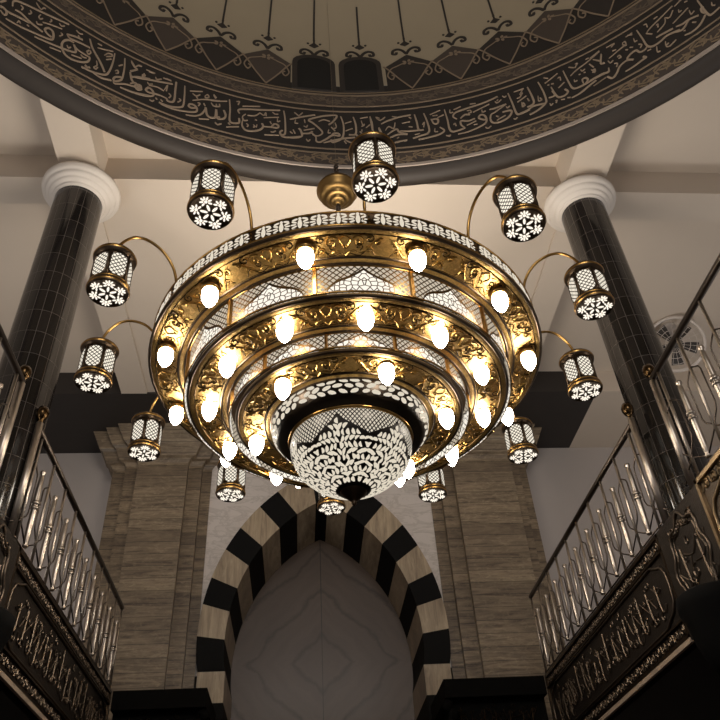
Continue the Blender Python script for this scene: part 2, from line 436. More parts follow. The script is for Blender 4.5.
# running vine of curled leaves, one repeat every 5.2 degrees
def vine(z0,h,amp):
    mb=MB(); rep=4.4*DEG
    for k in range(-26,26):
        x0=k*rep
        for q,sg in ((0,1),(.5,-1)):
            xs=x0+q*rep; H=rep/2
            stem=[(xs-H*.55,z0-sg*amp*.55),(xs-H*.2,z0-sg*amp*.15),(xs+H*.15,z0+sg*amp*.5),(xs+H*.5,z0+sg*amp*.75),(xs+H*.8,z0+sg*amp*.35),(xs+H*.72,z0-sg*amp*.15),(xs+H*.5,z0-sg*amp*.1),(xs+H*.52,z0+sg*amp*.2)]
            S=smooth_pts(stem,3); n=len(S)
            mb.ribbon(S,[.017*(1-.5*i/n) for i in range(n)],drum_m,h)
            for (dx,dz,r,l) in ((.12,.95,.5,.05),(.0,.05,1.9,.045),(-.25,-.75,-.5,.05),(.3,.15,2.7,.035),(.62,.95,-.7,.045),(-.4,.1,2.2,.04)):
                mb.blob(ellipse(xs+dx*H,z0+sg*dz*amp,l,.011,sg*r,7,.7),drum_m,h)
    return mb
part(vine(6.575,.010,.075),'vine_scroll','vine'); part(vine(7.69,.010,.07),'vine_scroll','vinedim')
# calligraphy: strokes as (angle,height) pairs on the drum
TEXT="1:-4256,1076 -4185,1087 -4085,1055 -3911,1031|1:-4404,980 -4313,971 -4190,1007 -4071,1034|1:-4298,857 -4152,883 -4003,929 -3810,993 -3789,1057 -3818,1136 -3868,1150 -3902,1097 -3872,1055 -3807,1039|1:-4295,1103 -4310,1172 -4260,1233 -4122,1286 -3908,1353 -3687,1415|1:-4418,1024 -4380,1110|1:-4382,912 -4330,890 -4312,924 -4334,969 -4375,980 -4396,954|1:-3967,884 -3793,933 -3653,976 -3527,1022 -3515,1069 -3556,1140|1:-3556,1140 -3499,1096 -3403,1087 -3346,1076 -3352,1000 -3414,935 -3511,896 -3604,904 -3659,970 -3679,1046 -3661,1124 -3611,1173 -3563,1170|1:-3667,1241 -3618,1203 -3499,1230 -3376,1244|1:-3667,1241 -3575,1282 -3485,1305|0:-4096,1407 -4044,1364 -4018,1356|0:-4018,1356 -4003,1412 -3980,1413|0:-4227,1199 -4196,1185 -4201,1142|0:-4120,1225 -4097,1201 -4115,1156|0:-4002,1272 -4012,1224 -3989,1199 -3969,1235|0:-4013,1123 -3991,1098 -3948,1134|0:-3953,1178 -3844,1233 -3737,1270|0:-3785,1333 -3756,1313 -3725,1345|0:-3889,1310 -3872,1290 -3888,1253|0:-4182,909 -4174,954 -4152,931|0:-4085,982 -4060,974|0:-3734,1198 -3710,1185 -3732,1133|0:-3587,1396 -3542,1376 -3507,1397|0:-3548,1333 -3531,1311|0:-3784,872 -3659,911|0:-3622,1065 -3600,1038 -3578,1071|0:-3542,961 -3428,993|0:-3448,1047 -3413,1030 -3378,1048|0:-3402,1148 -3380,1192|0:-3366,929 -3332,912 -3304,924|0:-3387,854 -3325,883|1:-3412,1386 -3348,1257 -3218,1101 -3137,977|1:-3089,1378 -3080,1237 -3085,1065 -3110,956 -3177,910 -3278,876 -3398,867|1:-2959,1383 -2935,1229 -2924,1045 -2941,973 -2993,919 -3020,938 -3000,993 -2938,1035|1:-3254,872 -3152,861 -3037,903|1:-3014,908 -2985,879 -2875,951 -2739,986 -2686,999 -2702,1047 -2747,1028 -2769,978|1:-2855,1190 -2820,1084 -2789,1046|1:-2833,1110 -2755,1170 -2604,1231|1:-2920,862 -2767,876 -2558,941|0:-3313,1388 -3257,1392|0:-3297,1315 -3113,1397|0:-3196,1253 -3168,1313 -3125,1337 -3110,1306 -3171,1249|0:-3160,1197 -3107,1252|0:-3393,1144 -3374,1197 -3351,1168 -3373,1125 -3393,1144|0:-3263,1088 -3241,1023 -3267,966 -3241,952 -3227,998|0:-3371,914 -3345,901 -3313,932|0:-3026,1086 -3001,1118 -2986,1081 -3011,1050|0:-2876,1396 -2825,1335 -2784,1290|0:-2859,1212 -2792,1285|0:-2814,1318 -2776,1383 -2736,1387|0:-2712,1244 -2673,1258 -2698,1209|0:-3002,1202 -2964,1255|0:-2622,1041 -2603,1076 -2578,1068|1:-2798,877 -2705,882 -2586,919 -2523,974 -2542,1044 -2594,1070 -2625,1015 -2582,991 -2521,1010 -2443,1022|1:-2443,1022 -2361,1012 -2341,977 -2279,993 -2264,1066 -2274,1227 -2280,1371|1:-2166,1361 -2148,1176 -2143,1002 -2177,950 -2267,907 -2360,892 -2440,897|1:-2414,878 -2278,873 -2123,904 -1985,958 -1967,1019 -2006,1071 -2062,1067 -2076,1024 -2039,1008 -1977,1038|1:-2093,855 -1977,888 -1904,956 -1865,1055 -1861,1092 -1833,976 -1773,944 -1713,992 -1724,1116|1:-1713,992 -1664,996|1:-2844,1126 -2753,1155 -2571,1228 -2321,1310|1:-2821,1001 -2766,1050 -2731,1027 -2677,993 -2718,954 -2755,987|0:-2872,1374 -2821,1313 -2779,1306|0:-2850,1206 -2777,1295|0:-2791,1372 -2743,1382|0:-2675,1367 -2561,1370 -2640,1354|0:-2693,1281 -2672,1247 -2708,1222|0:-2543,1308 -2522,1277 -2470,1317|0:-2451,1354 -2344,1358 -2412,1366|0:-2625,1157 -2605,1134 -2561,1163|0:-2601,1113 -2494,1145 -2410,1125|0:-2406,1151 -2379,1251 -2380,1142|0:-2344,1116 -2315,1085 -2333,1039|0:-2211,1095 -2184,1074 -2218,1021|0:-2555,874 -2522,866 -2503,894|0:-2488,949 -2469,930|0:-2425,952 -2398,933|0:-2089,1304 -1930,1373|0:-2039,1149 -1884,1241 -1690,1299|0:-2053,1275 -2001,1252 -1956,1299|0:-2000,1241 -1980,1214|0:-1890,1306 -1861,1345 -1840,1305 -1879,1275 -1890,1306|0:-1780,1382 -1743,1337|0:-1972,1135 -1939,1138 -1958,1082|0:-1892,1161 -1872,1122|0:-1799,1215 -1762,1172 -1681,1194|0:-1926,861 -1802,902|0:-1720,886 -1685,855 -1655,884|1:-1569,1373 -1547,1187 -1542,1001 -1506,956 -1418,987 -1420,1068|1:-1790,948 -1728,975 -1727,1115|1:-1715,980 -1678,960 -1615,996 -1596,1062 -1627,1144|1:-1367,1086 -1376,966 -1331,889 -1233,892 -1137,946 -1099,1015 -1117,1068|1:-1099,1015 -1008,1031 -909,1039 -902,1087 -952,1099 -984,1044|1:-831,1380 -811,1214 -808,956 -857,923 -874,965 -842,1007|1:-874,954 -840,892 -741,896 -609,935|1:-1421,1162 -1441,1215 -1385,1258 -1186,1311 -882,1381|0:-1819,1254 -1721,1280 -1600,1331|0:-1779,1370 -1750,1322|0:-1778,1176 -1745,1167 -1689,1191 -1693,1237|0:-1733,1220 -1729,1181|0:-1476,1372 -1435,1387 -1448,1321|0:-1388,1313 -1155,1384|0:-1339,1178 -1377,1118 -1357,1054 -1308,1070|0:-1313,1163 -1214,1187 -1150,1261|0:-1150,1261 -1098,1228 -1075,1283 -1065,1225|0:-1097,1180 -896,1243|0:-983,1319 -948,1291 -906,1302|0:-913,1215 -911,1156 -878,1176|0:-1211,1112 -1185,1107|0:-1011,1132 -993,1089|0:-998,948 -973,943 -932,975|0:-1077,871 -889,904|0:-1719,875 -1685,855 -1639,890|0:-1554,939 -1528,914|0:-1572,857 -1414,917|0:-1321,1007 -1295,981 -1310,953|0:-1231,1012 -1205,985 -1229,966|0:-1188,978 -1182,1026|1:-741,889 -659,904 -584,950 -601,1052 -626,1083|1:-584,996 -492,1010 -442,1052|1:-443,993 -368,979 -308,1043 -356,1132 -439,1218 -490,1259 -438,1303 -282,1370 -126,1395 -107,1359 -166,1258 -219,1205|1:-467,1037 -401,963 -395,884 -346,866 -261,931 -175,1008 -83,1001 -98,1047 -157,1044 -183,1007|1:-49,1374 -21,1241 -21,1074 -52,956 -129,895 -180,880 -195,925|1:-296,860 -195,902 -27,957 125,979|1:123,1367 148,1221 137,1042 44,1029|1:355,1363 372,1240 371,1120|1:-744,1233 -608,1301 -402,1376|0:-685,1381 -625,1323|0:-625,1323 -574,1393|0:-668,1243 -676,1181 -634,1177|0:-549,1263 -541,1204|0:-558,1141 -525,1123 -508,1161|0:-559,1059 -416,1114|0:-353,1253 -284,1296 -200,1267|0:-132,1248 -118,1164 -162,1126|0:-222,1110 -232,1050 -199,1053|0:-186,1160 -138,1092|0:4,1242 92,1281|0:6,1099 101,1148|0:230,1293 249,1196 268,1231 231,1184|0:216,1342 321,1364|0:227,1124 225,1089|0:-527,901 -502,866 -477,897|0:-21,911 2,862|0:-701,1046 -676,981|0:-742,1004 -709,975|0:289,1159 344,1217|0:441,1358 482,1331|1:458,1151 482,1042 543,967|1:498,1220 589,1273 749,1328 915,1348|1:967,1344 982,1195 989,1050 1055,1038|1:738,1064 837,1046 988,1038|1:1096,1344 1119,1192 1129,1023 1095,959 991,932 895,902|1:564,1012 691,1106 727,1042 831,993|1:574,942 697,999 830,986|1:640,855 700,871 818,886|1:1274,1037 1322,967 1273,920 1152,890 966,868|1:1181,1215 1203,1126 1252,1114 1270,1182 1223,1205 1178,1191|0:433,1359 488,1294 561,1349|0:657,1352 724,1332|0:546,1096 595,1164 659,1121 687,1226|0:778,1203 892,1222|0:864,1130 912,1111|0:1051,1134 1082,1175 1061,1084|0:1177,1302 1322,1353|0:1206,1270 1275,1266|0:1268,1219 1359,1257|0:1206,1030 1197,973 1238,964|0:1338,858 1380,859|0:928,966 997,978|0:690,930 709,951|0:885,1309 916,1279|1:1382,1349 1393,1150 1392,984 1423,917 1506,917 1593,938|1:1593,938 1555,1008 1567,1076 1663,1046 1750,1064|1:1567,1124 1635,1175 1699,1153|1:1487,853 1628,858 1785,898 1878,947 1890,1049 1842,1103 1800,1058 1856,1002 1897,999|1:1517,1127 1476,1188 1530,1257 1707,1286 1916,1307 2114,1348|1:2258,1344 2271,1139 2279,956 2318,914 2454,930|1:2192,1164 2023,1080 1967,1055 1941,970 1968,901 2064,886 2172,922 2229,991 2213,1034 2115,1041|1:1962,1153 2055,1151 2192,1164|0:1456,1328 1447,1269 1489,1269|0:1505,1314 1605,1344|0:1735,1350 1810,1335|0:1748,1185 1983,1255|0:1672,1236 1714,1234 1724,1194 1680,1184|0:1625,975 1757,1014|0:1713,958 1763,953|0:1868,1190 1867,1142 1910,1149|0:2063,1271 2089,1235 2148,1270|0:2089,1272 2109,1288|0:2178,1331 2197,1298 2225,1309|0:2183,1120 2193,1091 2228,1111|0:2024,1008 2052,984|0:2016,929 2141,971|0:1853,863 1880,834 1926,859|0:2227,874 2247,854 2275,871|0:1332,871 1370,846 1390,868|0:1459,1036 1479,1055 1488,1005|0:2333,1332 2471,1336|0:2345,1202 2388,1205 2437,1266|0:2337,1132 2468,1188|0:2374,1041 2414,1034 2402,1088 2381,1038|1:2521,1334 2537,1127 2525,1012 2435,987|1:2670,1350 2689,1164 2686,996 2662,938 2556,877 2434,846|1:2321,924 2422,934 2514,970 2655,942|1:3014,1361 3021,1154 3036,1010 3091,973 3223,978 3357,990 3519,987|1:3180,997 3185,1066 3228,1072 3246,1023 3210,988|1:2800,1172 2814,1041 2839,954 2918,941 2970,980 2947,1043|1:2723,1010 2806,1010 2797,1100|1:2982,854 3091,866 3202,909 3329,951|0:2745,1280 2937,1361|0:2757,1387 2805,1344|0:2766,1230 2790,1227|0:2815,1225 2845,1213|0:2913,1275 2948,1278 2940,1220|0:2883,1108 2973,1161|0:3096,1380 3149,1330|0:3181,1383 3212,1373 3162,1320|0:3073,1218 3164,1268 3311,1311 3511,1383|0:3215,1244 3229,1208 3266,1219|0:3169,1176 3193,1172|0:3233,1168 3257,1163|0:3339,1265 3369,1178|0:3340,1138 3357,1088 3373,1138 3340,1138|0:3408,1299 3468,1226|0:3518,1326 3461,1181 3510,1154|0:3096,1128 3094,1093 3128,1094|0:3274,882 3448,921|0:2856,896 2900,881|0:2934,884 2971,872|0:2712,909 2718,871 2748,889|0:2787,914 2808,913 2786,879|0:2609,1112 2594,1023 2636,1024 2622,1068|0:2389,1106 2379,1027 2414,1034|0:2472,1137 2484,1082|0:2450,1322 2398,1249|0:3321,1368 3364,1373|1:4010,1373 4018,1197 4023,1040 4082,984 4179,987 4267,1009 4410,971|1:4151,1078 4229,1074 4357,1053|1:4023,1040 3979,1007 3917,1015 3891,1076 3826,1073 3758,1021 3817,962|1:3817,962 3736,1004 3643,971 3576,893 3507,857 3464,921|1:3523,1045 3500,978 3442,999 3344,999 3259,989|1:3673,850 3779,857 3915,882 3949,888 3923,924|0:4088,1230 4147,1275 4335,1336 4485,1380|0:4082,1236 4137,1168|0:4347,1284 4314,1202 4194,1148|0:4347,1284 4395,1243 4464,1310|0:4106,1383 4137,1377 4130,1318|0:4223,1260 4247,1260 4229,1215|0:4236,1378 4286,1377|0:3861,1374 3953,1377|0:3890,1385 3943,1348|0:3934,1278 3928,1219 3959,1215|0:3604,1383 3712,1380 3659,1348|0:3651,1277 3697,1264|0:3580,1190 3773,1247 3821,1242|0:3794,1305 3830,1311 3821,1242 3787,1286|0:3791,1180 3815,1158|0:3846,1175 3878,1151|0:3950,1147 3977,1109 3947,1074|0:3995,967 4041,961|0:4107,947 4085,870 4117,851|0:4215,938 4199,880 4236,893|0:4192,863 4229,838 4320,868|0:3668,1136 3697,1149 3706,1103 3674,1106|0:3603,1066 3635,1040 3612,997|0:3553,1158 3568,1107 3607,1125|0:3402,1305 3481,1216|0:3521,1311 3468,1176 3507,1170|0:3375,1352 3515,1394|0:3274,882 3448,921|0:3330,1158 3360,1098 3330,1108|1:4395,1049 4464,1024 4543,1024 4653,986|1:4341,995 4431,947 4540,1016|1:4420,848 4520,826 4625,855 4712,928|1:4732,1201 4732,1058 4733,941 4757,874 4871,886|1:4728,947 4702,991 4714,1053 4742,1045|0:4386,1123 4609,1193|0:4517,1262 4508,1220 4540,1222|0:4604,1146 4598,1076 4642,1088|0:4435,919 4455,910|0:4560,954 4591,919|0:4837,1030 4823,983 4851,961|0:4498,1351 4599,1378|0:4611,1310 4645,1295|1:356,1373 367,1158 392,968 329,842 180,791 50,827|1:462,1153 502,999 547,902 418,802 255,736|1:-11,935 79,882 165,974 129,1049|0:199,1087 248,1011|0:419,967 469,927|0:44,719 147,702"
mb=MB()
for st in TEXT.split('|'):
    k,pts=st.split(':'); P=[tuple(int(c) for c in p.split(',')) for p in pts.split()]
    P=[(a/100*DEG,6+z/1000) for a,z in P]
    S=smooth_pts(P,4); n=len(S); w=.0185 if k=='1' else .0115
    mb.ribbon(S,[w*(.55+.6*math.sin(PI*min(1,(i+1)/(n*.55+1))*.5+ (0 if i<n*.55 else (i/n-.55)*1.6))) for i in range(n)],drum_m,.008)
part(mb,'calligraphy','script')
# diamond frieze: kites every 7 degrees, alternating browns, with a scroll over each
UNIT=7.0; A0=3.07
wins=(-4.05,2.85)
def near_win(a): return any(abs(((a-w+180)%360)-180)<3.6 for w in wins)
mbA=MB(); mbB=MB(); mbT=MB(); mbL=MB(); mbO=MB()
def zmap(x,z,h):                   # follows the shell above the drum
    a=x/DEG; r=DR
    for (r0,z0),(r1,z1) in zip([(DR,8.7),(4.57,9.1),(4.47,9.5),(4.25,10.0)],[(4.57,9.1),(4.47,9.5),(4.25,10.0),(3.75,10.75)]):
        if z>z0: r=r0+(r1-r0)*min(1,(z-z0)/(z1-z0))
    t=R_(a); r-=h; return (CX+r*math.sin(t),CY+r*math.cos(t),z)
for k in range(-25,26):
    a=A0+k*UNIT; x=a*DEG; hw=UNIT*DEG/2
    nw=near_win(a)
    if not nw:
        (mbA if k%2 else mbB).blob([(x,7.9),(x+hw*.55,8.16),(x+hw*.98,8.40),(x,8.64),(x-hw*.98,8.40),(x-hw*.55,8.16)],zmap,.006)
        mbT.blob([(x,7.87),(x+hw*.55,8.14),(x+hw,8.38),(x+hw,7.87)],zmap,.005); mbT.blob([(x,7.87),(x-hw*.55,8.14),(x-hw,8.38),(x-hw,7.87)],zmap,.005)
        for sg in (1,-1):
            mbL.ribbon(smooth_pts([(x,7.88),(x+sg*hw*.45,8.10),(x+sg*hw*.8,8.30),(x+sg*hw*1.05,8.41)],4),.018,zmap,.010)
            mbL.ribbon(smooth_pts([(x+sg*.03,8.46),(x+sg*hw*.45,8.40),(x+sg*hw*.75,8.34),(x+sg*hw*.93,8.20),(x+sg*hw*.78,8.11),(x+sg*hw*.66,8.17),(x+sg*hw*.76,8.21)],4),.016,zmap,.011)
        for q in range(5): mbL.blob(ellipse(x+.05*math.cos(q*1.257),8.46+.035*math.sin(q*1.257),.028,.018,q*1.257,7),zmap,.011)
    # moustache scroll, lozenge, three dots and the long line
    z=8.74
    for sg in (1,-1):
        mbO.ribbon(smooth_pts([(x,z-.08),(x+sg*.04,z+.0),(x+sg*.10,z+.04),(x+sg*.155,z+.015),(x+sg*.165,z-.045),(x+sg*.125,z-.06),(x+sg*.115,z-.02)],4),.035,zmap,.008)
        mbO.blob(ellipse(x+sg*.075,z+.175,.016,.016,0,7),zmap,.008)
    mbO.blob([(x-.06,z+.13),(x,z+.09),(x+.06,z+.13),(x,z+.20)],zmap,.008)
    mbO.blob(ellipse(x,z+.25,.016,.016,0,7),zmap,.008)
    mbO.ribbon([(x,z+.19),(x,9.1),(x,9.35),(x,9.6+.1*(k%2))],.024,zmap,.008)
part(mbA,'kite_dark','dark'); part(mbB,'kite_light','mid'); part(mbT,'kite_ground','darker'); part(mbL,'kite_tracery','tanline'); part(mbO,'dome_ornament','dark')
for w in wins:
    x=w*DEG; hw=.255
    def arch(s,z0,z1,n=10):
        return [(x-s,z0)]+[(x-s*math.cos(PI*q/n),z1+ .19*s/.255*math.sin(PI*q/n)) for q in range(n+1)]+[(x+s,z0)]
    fr=part(MB().blob(arch(hw,7.86,8.46),zmap,.02),'window_frame','dark')
    pa=MB().blob(arch(hw-.06,7.88,8.42),zmap,.028).build('window_pane','glassdark',fr)
# ------------------------------------------------------------------ columns
def column(x,y,label):
    t=thing('round_column',(x,y,-EYE),label,'column')
    L=(6.16+EYE)/.52
    MB().lathe([(.232,-EYE),(.232,2.0),(.232,6.3)],48,(x,y,0),ur=19,vr=[0,3.6/.235,7.86/.235]).build('shaft','tile',t)
    MB().lathe([(.232,6.23),(.25,6.235),(.262,6.247),(.255,6.258),(.268,6.262),(.288,6.27),(.302,6.288),(.302,6.296),(.318,6.30),(.336,6.315),(.345,6.335),(.345,6.345),(.362,6.35),(.380,6.37),(.388,6.395),(.388,6.415),(.36,6.42),(.30,6.425),(.30,6.5)],56,(x,y,0)).build('capital','plaster',t)
    return t
column(-2.23,4.98,'black granite tiled round column with white stepped capital, nearer the left balcony railing')
column(3.05,5.02,'black granite tiled round column with white stepped capital, behind the right balcony railing')
# ------------------------------------------------------------------ pilasters
def pilaster(rects,label,flip):
    x0=min(r[0] for r in rects); x1=max(r[1] for r in rects)
    t=thing('stone_pilaster',((x0+x1)/2,WY-.3,-EYE),label,'pilaster')
    for i,(a,b,y) in enumerate(rects):
        mb=MB().box(a,b,y,WY-.001,-EYE,5.93)
        mb.build('face_block' if i==0 else 'edge_strip','travertine' if i==0 else 'travertine_edge',t)
        mb=MB(); lv=[(5.93,0.0),(6.0,.035),(6.02,.10),(6.2,.17),(6.24,.22),(6.499,.34)]
        prev=None
        for z,o in lv:
            q=[mb.v(p) for p in ((a-o,y-o*.55,z),(b+o,y-o*.55,z),(b+o,WY-.001,z),(a-o,WY-.001,z))]
            if prev:
                for k in range(4): mb.face([prev[k],prev[(k+1)%4],q[(k+1)%4],q[k]])
            else: mb.face(q[::-1])
            prev=q
        mb.face(prev)
        mb.build('capital','travertine' if i==0 else 'travertine_edge',t)
    return t
pilaster([(-2.31,-1.60,9.40),(-2.50,-1.41,9.5),(-2.70,-1.276,9.6)],'banded brown marble pilaster left of the arched niche, partly behind the left railing',0)
pilaster([(2.26,3.14,9.40),(2.06,3.28,9.5),(1.906,3.42,9.6)],'banded brown marble pilaster right of the arched niche, beside the right railing',1)
# ------------------------------------------------------------------ prayer niche arch
AXC=.315; ZS=3.0; FY,BY=9.46,10.66
def arc2(a,r,t):                   # pointed half arch with full haunches, t 0 spring .. 1 apex -> (dx,dz)
    Rr=(a*a+r*r)/(2*a); c=Rr-a; th=math.asin(r/Rr)*t; Rr+=.085*a**1.15*max(0.,math.sin(PI*t))**.75
    return (Rr*math.cos(th)-c,Rr*math.sin(th))
AO,RO,AI,RI=1.545,2.84,1.215,2.30
arch=thing('niche_arch',(AXC,FY,-EYE),'pointed arch of alternating black and cream stone blocks around the prayer niche','arch')
def vous(t0,t1,s0,s1,sg,mat,name='voussoir'):
    mb=MB(); n=4; rows=[]
    for k in range(n+1):
        xo,zo=arc2(AO,RO,t0+(t1-t0)*k/n); xi,zi=arc2(AI,RI,s0+(s1-s0)*k/n)
        rows.append([mb.v((AXC+sg*xo,FY,ZS+zo)),mb.v((AXC+sg*xi,FY,ZS+zi)),mb.v((AXC+sg*xi,BY,ZS+zi)),mb.v((AXC+sg*xo,BY,ZS+zo))])
    for a,b in zip(rows,rows[1:]):
        for k in range(4): mb.face([a[k],a[(k+1)%4],b[(k+1)%4],b[k]])
    mb.face(rows[0]); mb.face(rows[-1][::-1])
    o=mb.build(name,mat,arch); o['label']='cream veined block' if mat=='cream' else 'black block'
edges=[0,.127,.245,.35,.471,.575,.691,.79,.955]; inner_edges=[0,.139,.267,.38,.5,.615,.74,.855,.968]
for sg in (1,-1):
    for i in range(8):
        vous(edges[i],edges[i+1],inner_edges[i],inner_edges[i+1],sg,'blackstone' if i%2==0 else 'cream')
    # jamb below the spring
    zt=ZS; i=0
    while zt>.2:
        zb=zt-.36
        mb=MB().box(min(AXC+sg*AO,AXC+sg*AI),max(AXC+sg*AO,AXC+sg*AI),FY,BY,zb,zt)
        o=mb.build('jamb_block','cream' if i%2==0 else 'blackstone',arch); o['label']='cream veined block' if i%2==0 else 'black block'
        zt=zb; i+=1
mb=MB()                            # keystone
P=[]
for sg,ts in ((-1,(.955,1.0)),(1,(1.0,.955))):
    for t in ts: P.append((sg,)+arc2(AO,RO,t))
out=[(AXC+s*x,ZS+z) for s,x,z in P]; inn=[]
for sg,ts in ((1,(.968,1.0)),(-1,(1.0,.968))):
    for t in ts: x,z=arc2(AI,RI,t); inn.append((AXC+sg*x,ZS+z))
poly=[out[0],out[1],out[3],inn[0],inn[1],inn[3]]
mb.prism(poly,lambda a,b,d:(a,FY+d,b),BY-FY); o=mb.build('keystone','blackstone',arch); o['label']='black keystone'
# niche back wall and the pale wall round the arch
struct(MB().box(AXC-1.7,AXC+1.7,BY+.005,BY+.2,-EYE,5.9).build('wall_niche','niche'))
def spandrel():
    mb=MB(); n=24
    for sg in (1,-1):
        xw=-1.30 if sg<0 else 1.93
        A=[];B=[]
        for k in range(n+1):
            x,z=arc2(AO-.03,RO-.03,k/n); A.append(mb.v((AXC+sg*x,9.62,ZS+z))); B.append(mb.v((xw if (AXC+sg*x-xw)*sg<0 else AXC+sg*(x+.001),9.62,ZS+z)))
        for k in range(n): mb.face([A[k],A[k+1],B[k+1],B[k]])
        top=[mb.v((AXC,9.62,ZB)),mb.v((xw,9.62,ZB))]
        mb.face([A[n],top[0],top[1],B[n]])
    return mb
struct(spandrel().build('wall_front','marble',org=(AXC,9.62,ZS)))
# ------------------------------------------------------------------ balconies
YE=8.40
def relief(mb,fnc,s0,s1,z0,z1,r,kind):
    """raised ornament on a panel, in (s,z): band of curls, or flowing strokes in a field"""
    def tb(pts,rr=r): mb.tube([fnc(p[0],p[1]) for p in pts],rr,4)
    L=s1-s0; H=z1-z0
    if kind=='band':
        n=max(1,int(round(L/(H*1.25)))); w=L/n
        for k in range(n):
            c=s0+(k+.5)*w; d=1 if k%2 else -1; zc=(z0+z1)/2
            tb(spiral(c,zc,H*.40,1.5,PI/2*d,d,12)); tb([(c-w*.5,zc-d*H*.3),(c-w*.15,zc-d*H*.42),(c+w*.3,zc-d*H*.3),(c+w*.5,zc+d*H*.3)],r*.8)
            tb([(c+w*.3,zc+d*H*.1),(c+w*.42,zc-d*H*.12),(c+w*.34,zc-d*H*.3)],r*.8)
    if kind=='field':
        rn=random.Random(int(s0*100)+3)
        n=int(L/(H*.2)); w=L/n
        for k in range(n):
            c=s0+(k+.5)*w+rn.uniform(-.3,.3)*w; q=k%4
            b=z0+H*rn.uniform(.04,.3); T=rn.uniform(.45,.68)*H
            if q in (0,2): tb(smooth_pts([(c+.1*w,b+T),(c+.02*w,b+T*.5),(c-.15*w,b+.05*H),(c-.7*w,b),(c-1.1*w,b+.1*H)],3),r*.9)
            tb(spiral(c+rn.uniform(-.4,.4)*w,z0+H*rn.uniform(.15,.4),H*rn.uniform(.08,.13),rn.uniform(.8,1.3),rn.uniform(0,6),rn.choice((1,-1)),10),r*.8)
            tb(spiral(c+rn.uniform(-.4,.4)*w,z0+H*rn.uniform(.6,.92),H*rn.uniform(.06,.10),rn.uniform(.8,1.2),rn.uniform(0,6),rn.choice((1,-1)),10),r*.7)
            tb(smooth_pts([(c-.9*w,z0+H*rn.uniform(.35,.8)),(c-.2*w,z0+H*rn.uniform(.3,.6)),(c+.9*w,z0+H*rn.uniform(.4,.8))],3),r*.75)
def cusped(s0,s1,z0,z1):
    L=s1-s0; H=z1-z0; e=H*.62; m=(z0+z1)/2
    top=[(s0,m),(s0+.04*e,m+H*.22),(s0+.22*e,m+H*.36),(s0+.5*e,m+H*.42),(s0+.8*e,m+H*.5),(s0+e,z1)]
    pts=top+[(s1-(s-s0),z) for s,z in top[::-1]]
    low=[(s,2*m-z) for s,z in pts[::-1]]
    return pts+low[1:-1]
